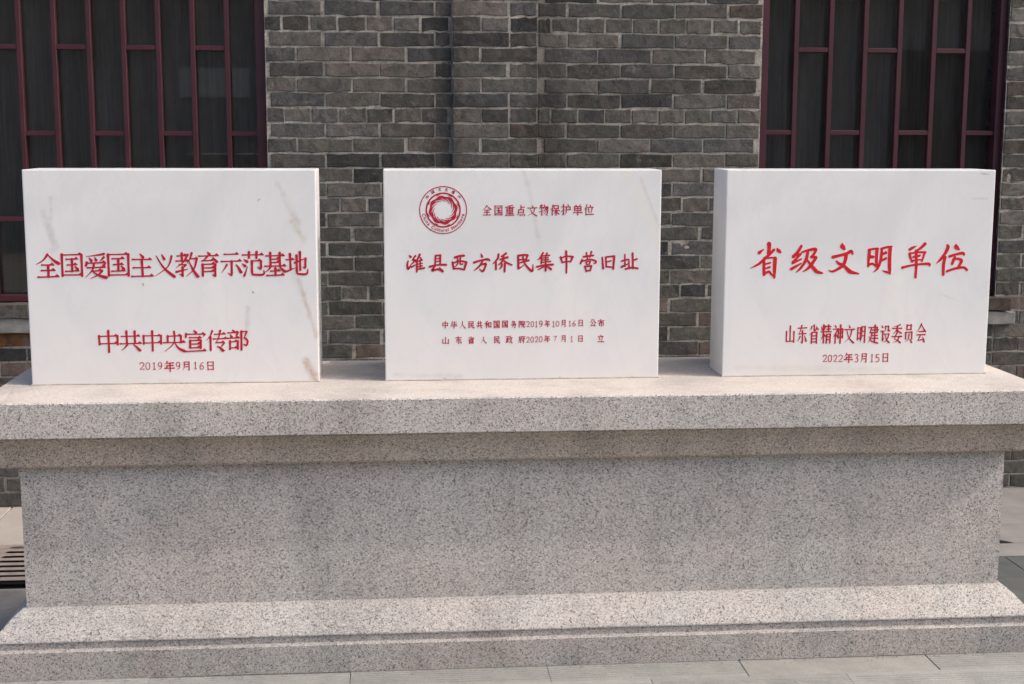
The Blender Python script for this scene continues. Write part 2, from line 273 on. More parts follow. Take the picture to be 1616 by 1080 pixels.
# ------------------------------------------------------------------ lettering data: strokes in glyph boxes; positions in 0.1 mm on each tablet face
GLYPH = {
  '全': 'p 50,2 30,28 2,45;n 50,5 72,26 98,40;h 25,48 75,48;h 22,70 78,70;h 8,96 92,96;v 50,48 50,96',
  '国': 'v 6,3 6,98;h 6,5 94,5;v 94,3 94,98;h 6,93 94,93;h 24,24 76,24;h 28,48 72,48;h 20,76 80,76;v 50,24 50,76;d 62,54 74,67',
  '爱': 'p 88,3 50,8 10,12;d 22,19 32,31;d 46,17 53,29;p 86,15 76,26 68,33;v 12,36 7,50;h 12,39 92,39;d 92,39 82,51;h 14,57 92,57;p 42,41 34,66 4,98;h 34,71 76,71;p 76,71 56,88 26,100;n 36,75 62,89 98,98',
  '主': 'd 42,2 56,16;h 8,26 92,26;h 12,60 88,60;h 2,96 98,96;v 50,26 50,96',
  '义': 'd 38,4 50,24;p 86,10 66,56 4,98;n 12,10 46,62 98,98',
  '教': 'h 8,14 50,14;v 28,1 28,35;h 2,35 60,35;p 54,7 34,40 2,64;h 16,51 44,51;p 44,51 36,59 30,63;v 30,61 30,96;p 30,98 22,94 16,88;t 2,80 54,70;p 72,1 64,22 52,44;h 64,25 98,25;p 92,25 80,68 46,98;n 60,38 76,74 100,98',
  '育': 'd 44,0 54,10;h 2,15 98,15;p 44,17 32,28 18,36;h 18,36 78,34;d 70,22 88,40;v 20,50 20,98;h 20,50 80,50;v 80,50 80,96;p 80,98 72,96 66,90;h 20,64 80,64;h 20,79 80,79',
  '示': 'h 16,8 84,8;h 2,38 98,38;v 50,38 50,94;p 50,98 42,94 34,88;p 28,52 18,68 2,88;n 70,52 82,64 98,84',
  '范': 'h 2,14 98,14;v 32,1 32,27;v 66,1 66,27;d 8,32 22,42;d 1,50 14,60;t 8,100 24,60;v 44,38 44,82;z 44,82 50,94 94,94 98,76;h 44,38 86,38;v 86,38 86,66;p 86,70 78,68 70,62',
  '基': 'h 8,14 92,14;v 28,1 28,58;v 72,1 72,58;h 28,29 72,29;h 28,43 72,43;h 2,58 98,58;p 30,60 20,72 2,84;n 68,58 80,70 98,80;h 28,79 72,79;v 50,66 50,97;h 10,97 90,97',
  '地': 'h 2,34 36,34;v 20,8 20,78;t 2,84 40,70;t 38,48 88,28;v 88,28 86,66;p 86,70 80,68 76,64;v 64,1 64,78;v 48,16 48,84;z 48,84 54,95 92,95 98,76',
  '中': 'v 7,24 7,66;h 7,26 93,26;v 93,24 93,66;h 7,60 93,60;v 50,1 50,100',
  '共': 'h 8,28 92,28;v 32,1 32,64;v 68,1 68,64;h 2,65 98,65;p 34,69 24,84 6,99;n 62,69 76,82 94,97',
  '央': 'v 20,24 20,56;h 20,25 80,25;v 80,24 80,56;h 1,57 99,57;p 50,1 48,57 4,99;n 52,58 68,84 99,97',
  '宣': 'd 44,0 54,11;v 8,15 6,32;h 8,19 94,19;p 94,19 86,30;h 24,35 78,35;v 26,47 26,84;h 26,48 74,48;v 74,47 74,84;h 26,65 74,65;h 26,82 74,82;h 2,97 98,97',
  '传': 'p 30,2 20,26 2,50;v 20,33 20,99;h 40,20 90,20;h 34,42 98,42;p 66,1 58,36 46,62;h 46,62 84,62;p 84,62 74,78 62,88;n 50,79 64,88 82,100',
  '部': 'd 24,0 33,10;h 4,15 54,15;d 14,22 21,35;p 46,20 42,31 38,39;h 1,41 58,41;v 12,55 12,95;h 12,57 48,57;v 48,55 48,95;h 12,88 48,88;v 66,8 66,99;h 66,10 92,10;p 92,10 86,27 80,39;z 80,39 93,52 94,66 86,76 76,70',
  '年': 'p 28,0 20,17 4,33;h 24,18 90,18;h 24,44 86,44;v 24,44 24,69;h 1,69 99,69;v 56,18 56,100',
  '月': 'p 22,4 22,62 2,98;h 22,6 84,6;v 84,4 84,92;p 84,98 74,94 66,89;h 22,33 84,33;h 22,60 84,60',
  '日': 'v 10,3 10,98;h 10,6 90,6;v 90,3 90,98;h 10,48 90,48;h 10,91 90,91',
  '重': 'p 82,2 50,8 16,10;h 2,22 98,22;v 18,35 18,68;h 18,35 82,35;v 82,35 82,68;h 18,51 82,51;h 18,67 82,67;v 50,8 50,96;h 12,82 88,82;h 2,97 98,97',
  '点': 'v 48,0 48,38;h 48,18 90,18;v 20,40 20,70;h 20,41 80,41;v 80,39 80,70;h 20,67 80,67;p 18,80 12,90 2,99;d 34,82 42,97;d 58,80 66,95;d 80,78 95,97',
  '文': 'd 44,0 55,15;h 2,25 98,25;p 74,27 58,66 3,98;n 24,29 46,70 98,98',
  '物': 'p 16,6 12,25 2,40;h 12,28 46,28;v 29,0 29,100;t 2,66 46,54;p 60,1 54,24 42,43;h 54,22 94,22;v 94,22 90,84;p 90,97 82,94 74,86;p 70,24 62,49 42,73;p 84,24 72,67 50,91',
  '保': 'p 28,0 20,26 2,50;v 20,33 20,100;v 40,7 40,38;h 40,8 86,8;v 86,7 86,38;h 40,36 86,36;h 32,55 99,55;v 63,38 63,100;p 60,57 50,75 32,90;n 66,57 78,75 99,88',
  '护': 'h 1,24 42,24;v 22,1 22,92;p 22,97 14,93 8,87;t 1,64 42,49;d 66,0 75,13;v 52,22 52,52;h 52,24 92,24;v 92,24 92,50;h 52,49 92,49;p 52,50 50,77 36,99',
  '单': 'd 26,1 37,15;p 76,0 68,11 62,17;v 15,18 15,60;h 15,20 85,20;v 85,18 85,60;h 15,38 85,38;h 15,57 85,57;h 1,76 99,76;v 50,20 50,100',
  '位': 'p 30,0 20,26 2,50;v 20,33 20,100;d 61,1 69,17;h 36,27 97,27;v 46,40 54,76;p 85,36 80,65 70,92;h 31,95 100,95',
  '华': 'p 26,1 16,21 2,36;v 18,21 18,49;p 90,9 72,21 52,30;z 54,1 54,38 62,45 92,45 95,31;h 1,67 99,67;v 50,50 50,100',
  '人': 'p 50,1 46,47 3,99;n 50,35 66,71 99,97',
  '民': 'h 14,6 84,6;v 84,6 84,32;h 14,32 84,32;v 14,5 14,92;t 14,95 44,80;h 14,57 92,57;z 46,32 54,65 84,92 96,99 98,78',
  '和': 'p 44,1 28,10 5,13;h 1,34 55,34;v 28,8 28,99;p 26,39 18,57 1,72;d 32,43 52,60;v 62,22 62,88;h 62,24 95,24;v 95,22 95,88;h 62,81 95,81',
  '务': 'p 38,0 28,15 8,33;h 34,12 74,12;p 74,12 50,37 1,53;n 24,18 56,35 99,49;h 14,61 82,61;v 82,61 77,90;p 77,99 68,96 60,90;p 48,47 40,75 10,99',
  '院': 'v 7,6 7,100;h 7,8 36,8;p 36,8 30,23 24,31;z 24,31 36,45 32,59 20,57;d 61,0 70,11;v 43,14 41,29;h 43,16 98,16;d 98,16 91,29;h 52,37 88,37;h 41,55 100,55;p 60,57 56,79 37,99;z 76,57 76,88 82,95 98,95 100,80',
  '公': 'p 36,3 24,35 1,56;n 60,1 72,29 99,52;p 46,45 34,67 14,90;h 16,91 76,84;n 64,63 74,77 90,97',
  '布': 'h 1,22 99,22;p 46,0 34,35 1,68;v 24,47 24,90;h 24,47 85,47;v 85,47 85,84;p 85,90 76,85;v 54,30 54,100',
  '山': 'v 50,1 50,92;v 6,34 6,94;h 6,93 94,93;v 94,34 94,99',
  '东': 'h 6,16 94,16;p 44,0 34,27 16,47;h 16,47 88,47;v 54,30 54,92;p 54,99 46,95 38,89;p 30,61 20,75 3,90;n 74,59 84,71 98,88',
  '省': 'v 50,0 50,29;p 28,8 20,21 5,31;d 72,8 93,25;p 78,16 54,37 1,54;v 26,41 26,100;h 26,42 80,42;v 80,40 80,100;h 26,60 80,60;h 26,77 80,77;h 26,93 80,93',
  '政': 'h 1,10 52,10;v 30,10 30,84;h 30,45 50,45;v 12,37 12,86;t 1,94 54,77;p 70,0 64,23 50,45;h 64,25 99,25;p 92,25 80,67 46,99;n 60,39 76,73 100,99',
  '府': 'd 51,0 60,11;h 12,14 99,14;p 13,14 13,61 1,99;p 40,24 34,41 22,58;v 32,44 32,100;h 46,43 99,43;v 80,24 80,90;p 80,99 70,93;d 52,57 63,72',
  '立': 'd 43,0 57,16;h 7,25 93,25;v 26,40 36,73;p 78,36 70,67 60,94;h 1,96 99,96',
  '明': 'v 5,10 5,82;h 5,12 37,12;v 37,10 37,82;h 5,43 37,43;h 5,74 37,74;p 55,4 55,61 38,99;h 55,6 93,6;v 93,4 93,92;p 93,99 82,94;h 55,33 93,33;h 55,58 93,58',
  '精': 'd 3,10 10,28;p 43,5 38,17 34,28;h 1,38 47,38;v 24,0 24,100;p 22,43 16,63 1,80;d 29,48 43,63;h 54,10 97,10;h 58,24 93,24;h 50,38 100,38;v 75,0 75,38;v 58,51 56,100;h 58,51 93,51;v 93,51 93,95;p 93,99 84,95;h 58,66 93,66;h 58,81 93,81',
  '神': 'd 17,0 27,13;h 1,24 42,24;p 42,24 28,47 1,66;v 22,49 22,100;d 29,51 43,64;v 52,22 52,72;h 52,24 95,24;v 95,22 95,72;h 52,45 95,45;h 52,67 95,67;v 73,0 73,100',
  '建': 'h 1,14 30,14;p 30,14 20,33 13,43;h 13,43 33,43;p 33,43 24,75 1,98;n 5,63 30,89 100,99;h 44,14 89,14;h 36,28 100,28;h 44,43 89,43;v 89,14 89,43;h 42,59 93,59;h 36,75 99,75;v 64,1 64,89',
  '设': 'd 8,1 21,15;h 1,35 24,35;v 22,35 22,90;t 22,92 38,73;p 52,6 50,27 38,43;h 52,8 82,8;v 82,8 82,33;h 82,34 99,34;h 40,53 90,53;p 89,53 72,83 33,100;n 48,55 68,85 100,99',
  '委': 'p 80,1 50,8 18,10;h 3,22 97,22;v 50,8 50,49;p 48,24 34,39 5,50;n 52,24 68,39 97,48;h 1,67 99,67;p 44,51 30,71 24,81;n 26,81 60,89 88,100;p 75,67 56,91 8,100',
  '员': 'v 26,1 26,30;h 26,4 76,4;v 76,1 76,30;h 26,28 76,28;v 14,42 14,82;h 14,43 88,43;v 88,42 88,82;p 52,53 46,81 8,99;n 60,81 76,89 95,99',
  '会': 'p 50,0 30,25 1,46;n 50,2 72,25 99,42;h 28,43 74,43;h 8,61 92,61;p 44,62 32,79 20,91;h 20,91 78,87;n 66,73 78,85 90,99',
  '化': 'p 28,1 20,26 1,50;v 20,33 20,100;p 86,26 66,47 42,58;z 52,3 52,84 60,93 96,93 98,76',
  '遗': 'd 8,4 19,15;h 1,37 20,37;v 20,37 20,77;n 2,86 30,91 100,99;v 40,8 40,25;h 40,8 88,8;v 88,8 88,25;h 40,24 88,24;v 64,0 64,37;h 32,37 99,37;v 44,47 44,71;h 44,47 84,47;v 84,47 84,71;p 64,51 60,73 37,86;d 70,75 91,86',
  '产': 'd 45,0 54,11;h 7,17 93,17;d 28,22 35,35;p 72,20 66,33 60,39;h 13,45 99,45;p 15,45 15,73 1,99',
  '0': 'z 50,2 20,12 8,50 20,88 50,98 80,88 92,50 80,12 50,2',
  '1': 'v 55,2 55,98;t 20,14 55,3;h 20,98 90,98',
  '2': 'z 8,26 20,8 50,1 80,12 86,32 60,62 8,94;h 8,95 92,95',
  '3': 'z 12,14 40,1 78,12 78,34 44,46;z 44,46 84,58 88,82 56,99 10,90',
  '5': 'h 24,4 84,4;v 24,4 18,46;z 18,46 56,38 88,62 78,88 44,99 8,90',
  '6': 'z 84,3 40,22 12,62 24,92 54,99 86,86 84,60 56,48 16,64',
  '7': 'h 8,5 90,5;p 90,5 56,50 42,100',
  '9': 'z 86,38 52,56 16,42 16,14 48,1 80,8 90,38 72,80 18,98',
}
LINES_LEFT = [
  ('title_character', 'song', '全', 300, 3455, 1055, 4229),
  ('title_character', 'song', '国', 1076, 3489, 1770, 4226),
  ('title_character', 'song', '爱', 1802, 3447, 2524, 4229),
  ('title_character', 'song', '国', 2510, 3487, 3223, 4226),
  ('title_character', 'song', '主', 3243, 3458, 3965, 4218),
  ('title_character', 'song', '义', 3977, 3473, 4632, 4215),
  ('title_character', 'song', '教', 4655, 3476, 5380, 4235),
  ('title_character', 'song', '育', 5373, 3472, 6037, 4250),
  ('title_character', 'song', '示', 6084, 3497, 6754, 4238),
  ('title_character', 'song', '范', 6757, 3479, 7454, 4265),
  ('title_character', 'song', '基', 7458, 3475, 8156, 4233),
  ('title_character', 'song', '地', 8149, 3500, 8859, 4251),
  ('issuer_character', 'song', '中', 2125, 1049, 2792, 1748),
  ('issuer_character', 'song', '共', 2803, 1089, 3514, 1731),
  ('issuer_character', 'song', '中', 3526, 1075, 4156, 1735),
  ('issuer_character', 'song', '央', 4191, 1049, 4881, 1718),
  ('issuer_character', 'song', '宣', 4854, 1041, 5550, 1731),
  ('issuer_character', 'song', '传', 5547, 1066, 6230, 1731),
  ('issuer_character', 'song', '部', 6219, 1068, 6902, 1741),
  ('date_character', 'small', '2', 3400, 472, 3570, 702),
  ('date_character', 'small', '0', 3591, 470, 3747, 700),
  ('date_character', 'small', '1', 3820, 467, 3919, 697),
  ('date_character', 'small', '9', 3982, 465, 4128, 695),
  ('date_character', 'small', '年', 4192, 398, 4511, 732),
  ('date_character', 'small', '9', 4554, 458, 4700, 695),
  ('date_character', 'small', '月', 4769, 429, 5019, 717),
  ('date_character', 'small', '1', 5136, 467, 5221, 701),
  ('date_character', 'small', '6', 5307, 455, 5453, 692),
  ('date_character', 'small', '日', 5554, 429, 5771, 708),
]
LINES_MIDDLE = [
  ('heading_character', 'kai', '全', 3192, 5403, 3482, 5734),
  ('heading_character', 'kai', '国', 3582, 5395, 3841, 5721),
  ('heading_character', 'kai', '重', 3937, 5395, 4223, 5739),
  ('heading_character', 'kai', '点', 4311, 5388, 4585, 5721),
  ('heading_character', 'kai', '文', 4666, 5388, 4972, 5722),
  ('heading_character', 'kai', '物', 5035, 5395, 5338, 5747),
  ('heading_character', 'kai', '保', 5405, 5403, 5703, 5739),
  ('heading_character', 'kai', '护', 5765, 5408, 6077, 5755),
  ('heading_character', 'kai', '单', 6154, 5402, 6451, 5747),
  ('heading_character', 'kai', '位', 6509, 5412, 6818, 5747),
  ('issuer_character', 'small', '中', 1878, 1724, 2062, 1952),
  ('issuer_character', 'small', '华', 2157, 1723, 2355, 1950),
  ('issuer_character', 'small', '人', 2428, 1721, 2641, 1948),
  ('issuer_character', 'small', '民', 2716, 1719, 2921, 1946),
  ('issuer_character', 'small', '共', 3001, 1717, 3188, 1945),
  ('issuer_character', 'small', '和', 3270, 1716, 3476, 1952),
  ('issuer_character', 'small', '国', 3559, 1714, 3751, 1959),
  ('issuer_character', 'small', '国', 3839, 1733, 4025, 1957),
  ('issuer_character', 'small', '务', 4122, 1717, 4304, 1952),
  ('issuer_character', 'small', '院', 4380, 1729, 4589, 1950),
  ('issuer_character', 'small', '山', 1876, 1212, 2086, 1432),
  ('issuer_character', 'small', '东', 2304, 1209, 2506, 1447),
  ('issuer_character', 'small', '省', 2706, 1212, 2925, 1435),
  ('issuer_character', 'small', '人', 3130, 1217, 3327, 1433),
  ('issuer_character', 'small', '民', 3560, 1211, 3764, 1442),
  ('issuer_character', 'small', '政', 3962, 1215, 4175, 1449),
  ('issuer_character', 'small', '府', 4376, 1217, 4594, 1447),
  ('date_character', 'small', '2', 4637, 1739, 4745, 1931),
  ('date_character', 'small', '0', 4782, 1743, 4889, 1930),
  ('date_character', 'small', '1', 4932, 1737, 4993, 1935),
  ('date_character', 'small', '9', 5053, 1731, 5170, 1939),
  ('date_character', 'small', '年', 5243, 1735, 5414, 1963),
  ('date_character', 'small', '1', 5488, 1733, 5572, 1931),
  ('date_character', 'small', '0', 5605, 1751, 5722, 1930),
  ('date_character', 'small', '月', 5786, 1726, 5944, 1965),
  ('date_character', 'small', '1', 6040, 1753, 6107, 1937),
  ('date_character', 'small', '6', 6157, 1756, 6270, 1940),
  ('date_character', 'small', '日', 6362, 1751, 6509, 1962),
  ('date_character', 'small', '2', 4638, 1225, 4746, 1414),
  ('date_character', 'small', '0', 4774, 1228, 4882, 1418),
  ('date_character', 'small', '2', 4923, 1232, 5024, 1421),
  ('date_character', 'small', '0', 5055, 1237, 5169, 1429),
  ('date_character', 'small', '年', 5228, 1230, 5417, 1454),
  ('date_character', 'small', '7', 5536, 1246, 5643, 1435),
  ('date_character', 'small', '月', 5790, 1231, 5948, 1454),
  ('date_character', 'small', '1', 6112, 1236, 6169, 1422),
  ('date_character', 'small', '日', 6355, 1235, 6509, 1443),
  ('issuer_character', 'small', '公', 6742, 1743, 6943, 1986),
  ('issuer_character', 'small', '布', 7014, 1742, 7214, 1976),
  ('issuer_character', 'small', '立', 7008, 1217, 7205, 1460),
]
LINES_RIGHT = [
  ('issuer_character', 'kai', '山', 2142, 1130, 2432, 1705),
  ('issuer_character', 'kai', '东', 2531, 1105, 2862, 1711),
  ('issuer_character', 'kai', '省', 2939, 1101, 3259, 1724),
  ('issuer_character', 'kai', '精', 3344, 1098, 3682, 1721),
  ('issuer_character', 'kai', '神', 3759, 1095, 4096, 1718),
  ('issuer_character', 'kai', '文', 4147, 1101, 4484, 1708),
  ('issuer_character', 'kai', '明', 4589, 1097, 4870, 1680),
  ('issuer_character', 'kai', '建', 4977, 1094, 5305, 1702),
  ('issuer_character', 'kai', '设', 5395, 1104, 5710, 1699),
  ('issuer_character', 'kai', '委', 5793, 1100, 6126, 1709),
  ('issuer_character', 'kai', '员', 6225, 1097, 6504, 1706),
  ('issuer_character', 'kai', '会', 6628, 1113, 6959, 1728),
  ('date_character', 'small', '2', 3430, 465, 3577, 701),
  ('date_character', 'small', '0', 3610, 464, 3753, 700),
  ('date_character', 'small', '2', 3796, 462, 3932, 698),
  ('date_character', 'small', '2', 3969, 461, 4125, 697),
  ('date_character', 'small', '年', 4170, 433, 4462, 752),
  ('date_character', 'small', '3', 4519, 446, 4663, 718),
  ('date_character', 'small', '月', 4736, 428, 4961, 741),
  ('date_character', 'small', '1', 5088, 438, 5161, 714),
  ('date_character', 'small', '5', 5241, 440, 5394, 705),
  ('date_character', 'small', '日', 5494, 437, 5692, 735),
]
TRACED_MIDDLE = [
  '813,4118,34 864,4067,91|781,3944,45 749,3816,68 779,3673,74 878,3829,28|1021,4110,57 925,3964,57 1023,3969,45 904,3847,45|882,3739,68 1011,3805,40|1163,4153,74 1085,3995,62 1020,3898,34|1064,3969,68 1056,3572,57|1172,4051,45 1203,3989,57|1084,3923,40 1239,3964,51|1096,3828,40 1238,3861,45|1096,3749,40 1238,3777,45|1070,3662,51 1304,3707,68|1167,3969,45 1165,3700,45',
  '1664,4108,62 1649,3768,57|1664,4106,57 1836,4116,68|1820,4111,74 1817,3844,57|1702,4003,40 1784,4013,45|1696,3916,40 1784,3929,45|1469,3743,74 1726,3803,57 2015,3808,79|1654,3775,57 1551,3620,74 1726,3660,68 1885,3603,68|1790,3716,45 1901,3588,85',
  '2288,4038,79 2447,4094,68 2597,4099,79|2215,3894,74 2256,3664,68|2228,3858,57 2447,3927,57 2673,3888,74|2668,3888,85 2590,3637,68|2261,3684,57 2446,3678,62 2580,3642,57|2383,4038,57 2380,3838,51 2302,3745,34|2478,4068,57 2462,3850,57 2550,3824,57',
  '3141,4149,40 3183,4061,85|2905,3872,79 3167,3951,62 3368,3976,79 3429,3932,57|3198,3925,62 3090,3753,68 2915,3610,28|3141,3794,51 3296,3835,79 3260,3681,68 3193,3584,74 3090,3669,23',
  '3720,4147,74 3681,3988,68 3532,3829,34|3630,3916,62 3630,3641,74|3969,4173,74 3805,4060,57|3764,3970,57 4021,4044,79|3887,4090,62 3830,3898,62 3702,3788,28|3856,3962,51 3990,3859,62 4155,3791,57|3825,3834,62 3810,3731,62 3743,3649,28|3926,3864,74 3913,3566,68',
  '4347,4089,74 4543,4115,68 4676,4101,74|4661,4101,74 4620,3955,57|4376,3955,51 4605,3970,51|4358,4094,74 4364,3657,74|4359,3657,62 4505,3749,34 4549,3795,23|4369,3845,45 4713,3939,68|4512,4068,57 4549,3883,57 4673,3702,74 4822,3584,79 4842,3810,23',
  '5177,4185,62 5070,4005,57 4991,3954,23|5301,4185,51 5293,4108,62|5119,4041,57 5115,3825,51|5134,4075,45 5386,4100,57|5147,4010,40 5345,4023,45|5147,3943,40 5356,3963,45|5135,3866,45 5423,3901,57|5257,4113,51 5258,3881,51|4961,3722,68 5213,3778,57 5506,3793,79|5259,3835,68 5260,3587,74|5213,3739,57 5013,3629,40|5303,3742,45 5440,3638,91',
  '5746,4040,79 5809,3849,57|5751,4009,57 5957,4065,51 6157,4044,79|6147,4046,79 6076,3874,57|5804,3869,57 6081,3899,51|5930,4235,79 5945,3828,68 5945,3513,57',
  '6491,4043,62 6836,4089,62|6598,4182,57 6639,3975,45|6768,4218,62 6713,4011,40|6461,3950,68 6406,3816,62|6459,3898,57 6703,3955,51 6889,3913,68 6915,3851,62 6843,3820,34|6588,3877,51 6609,3790,45|6588,3875,45 6734,3898,45|6729,3893,57 6704,3800,45|6607,3797,40 6710,3802,40|6551,3738,62 6606,3557,57|6551,3723,51 6777,3748,57|6769,3748,68 6732,3583,51|6603,3583,57 6737,3593,57',
  '7124,4026,57 7159,3648,74|7242,4036,62 7261,3700,57|7242,4033,57 7535,4061,68|7520,4061,79 7493,3632,68|7270,3873,45 7418,3906,57|7271,3718,57 7488,3694,51',
  '7766,3895,62 7968,3951,57|7871,4117,51 7878,3719,57|7765,3703,85 7996,3811,34|8004,3956,51 8018,3672,51|8127,4163,68 8147,3645,62|8143,3920,51 8277,3961,68|7895,3636,68 8121,3679,62 8312,3650,68',
]
TRACED_RIGHT = [
  '1473,4462,148 1484,4353,137 1476,4232,120 1450,4112,93|1311,4267,22 1229,4210,76 1147,4147,126|1746,4299,33 1793,4221,131 1875,4153,71|1653,4251,93 1529,4123,98 1361,3967,93 1144,3775,87 866,3636,16|1330,3992,76 1323,3750,98 1335,3411,104|1342,3943,55 1534,3981,60 1728,3970,60|1695,3980,126 1685,3627,120 1686,3308,71|1380,3774,60 1539,3816,66|1385,3624,60 1532,3676,71|1333,3455,93 1500,3519,82 1552,3463,71 1690,3332,49',
  '2572,4372,93 2444,4155,109 2296,4006,115|2297,3996,82 2398,4058,71 2560,4106,71|2560,4106,82 2403,3942,82 2296,3822,98|2284,3798,93 2430,3865,76 2591,3937,55|2242,3595,104 2412,3696,87 2582,3791,44|2593,4159,66 2813,4226,87 3022,4263,109 3075,4224,104|3066,4225,98 2992,4080,87 2896,3993,66|2896,3993,66 3020,3992,98 3090,3992,93|3083,3987,104 3025,3886,104 2907,3717,109 2788,3597,82 2637,3510,22|2795,4190,98 2750,3936,104 2634,3718,93 2516,3574,71 2415,3492,27|2781,3899,66 2906,3741,104 3036,3595,126 3126,3510,120 3320,3458,60',
  '3957,4453,27 3959,4353,164 4040,4254,93|3640,3989,115 3885,4046,98 4130,4113,104 4263,4182,115 4325,4087,66|4096,4050,131 4078,3880,115 3999,3711,115 3831,3591,93 3660,3514,76 3525,3549,33|3780,3853,66 3872,3772,98 4011,3723,87 4153,3589,126 4282,3491,131 4563,3431,44',
  '4894,4240,104 4876,3973,104 4866,3662,66|4853,4216,82 5012,4258,76 5194,4274,60|5148,4263,120 5139,3971,104 5154,3668,93|4925,3997,120 5039,3991,98|4876,3716,87 5010,3764,82 5175,3646,60|5313,4274,76 5308,4068,98 5279,3849,93 5191,3607,82 5049,3477,22|5284,4257,82 5455,4310,76 5652,4333,66|5595,4319,126 5588,3969,120 5604,3605,115 5623,3415,60|5621,3447,66 5495,3484,76 5364,3533,27|5330,4068,76 5463,4140,104|5327,3873,82 5473,3945,87',
  '6261,4228,98 6371,4293,87 6497,4353,22|6790,4429,115 6668,4304,98 6513,4193,71|6269,4111,93 6302,3965,82 6377,3814,66|6258,4099,60 6553,4139,66 6825,4142,71|6781,4133,93 6749,3987,71 6703,3832,60|6388,3979,71 6633,4032,76|6346,3839,71 6542,3886,55 6715,3885,55|6490,4207,98 6516,3721,93 6509,3289,82|6034,3627,93 6328,3698,71 6698,3745,76 6946,3748,98 6979,3685,66',
  '7550,4382,76 7579,4299,126 7496,4105,104 7358,3911,98 7213,3766,22|7498,3983,109 7456,3716,109 7463,3371,93|7850,4405,38 7868,4310,164 7980,4219,49|7639,3992,93 7870,4064,82 8103,4102,104 8149,4033,66|7840,3982,76 7796,3884,98 7750,3739,93|7794,3880,76 7928,3918,82 8070,3859,104 8014,3713,93 7947,3592,76|7576,3492,82 7824,3578,82 8144,3625,87 8283,3531,82',
]
# ------------------------------------------------------------------ ground
me = mesh_from('ground', [(-60, -60, -.035), (60, -60, -.035), (60, 60, -.035), (-60, 60, -.035)], [(0, 1, 2, 3)], M_GROUND)
ground = tag(link('ground', me), kind='structure')
WALL_Y = 6.25
def slab_mesh(name, lx, ly, mat, ribs=False, th=.03):
    """paving slab with a slightly worn rim, top at z=0; ribs run along x"""
    g = .0009
    if not ribs:
        return box_mesh(name, g, lx - g, g, ly - g, -th, 0, mat, .003, 1)
    prof = [(g, -th), (g, -.002), (g + .012, 0)]
    y = .022
    while y < ly - .030:
        prof += [(y, 0), (y + .0022, -.0035), (y + .0065, -.0035), (y + .0087, 0)]; y += .0165
    prof += [(ly - g - .002, 0), (ly - g, -.002), (ly - g, -th)]
    n = len(prof); v = [(x, a, b) for x in (g, lx - g) for a, b in prof]
    f = [(i, n + i, n + i + 1, i + 1) for i in range(n - 1)] + [tuple(range(n)), tuple(range(2 * n - 1, n - 1, -1))]
    return mesh_from(name, v, f, mat)
LX, LY = .62, .31
mR = slab_mesh('paving_slab', LX, LY, M_PAVE, True); mD = slab_mesh('dark_paving_slab', LX, .276, M_PAVED); mL = slab_mesh('light_paving_slab', LX, LY, M_PAVEL)
k = 0
for row in range(-3, 1):
    y0 = 4.05 + LY * row
    off = 1.09 if row % 2 == 0 else .78
    for i in range(-4, 4):
        x0 = off + LX * i
        me = mL if (row == 0 and i == 0) else mR
        o = link('paving_slab', me, ground, (x0, y0, random.uniform(-.0012, .0012))); o.rotation_euler.z = random.gauss(0, .0012)
        if me is mL: o['label'] = 'plain pale paving slab without ribs'
for row in range(3):
    y0 = 4.361 + .276 * row
    for i in range(-5, 5):
        x0 = (1.81 if row % 2 == 0 else 2.12) + LX * i
        if x0 >= -1.25 and x0 + LX <= 2.0: continue
        o = link('paving_slab', mD, ground, (x0, y0, random.uniform(-.001, .001))); o['label'] = 'dark grey smooth paving slab'
# grit and crumbs gathered along the foot of the plinth
gv, gf = [], []; rg = random.Random(3)
for k in range(520):
    x = rg.uniform(-1.5, 2.4); y = 4.176 - abs(rg.gauss(0, .012)) if k < 400 else rg.uniform(3.9, 4.17); r = rg.uniform(.0008, .0026)
    n = len(gv); gv += [(x + r * rg.uniform(.7, 1.4) * a, y + r * rg.uniform(.7, 1.3) * b, .001 + r * c) for a, b, c in ((1, 0, 0), (0, 1, 0), (-1, 0, 0), (0, -1, 0), (.1, .1, .8))]
    gf += [(n + a, n + b, n + 4) for a, b in ((0, 1), (1, 2), (2, 3), (3, 0))]
tag(link('grit', mesh_from('grit', gv, gf, M_GRIT), ground), kind='stuff')
# kerb slabs along the foot of the wall
def kerbs(x, xe, mat):
    while x < xe:
        l = 1.02
        link('kerb_slab', box_mesh('kerb_slab', 0, l - .005, 0, .585, -.03, .002, mat, .004, 1), ground, (x, 5.66, 0)); x += l
kerbs(-2.75, -.8, M_KERB); kerbs(-.71, 4.3, M_KERB2)
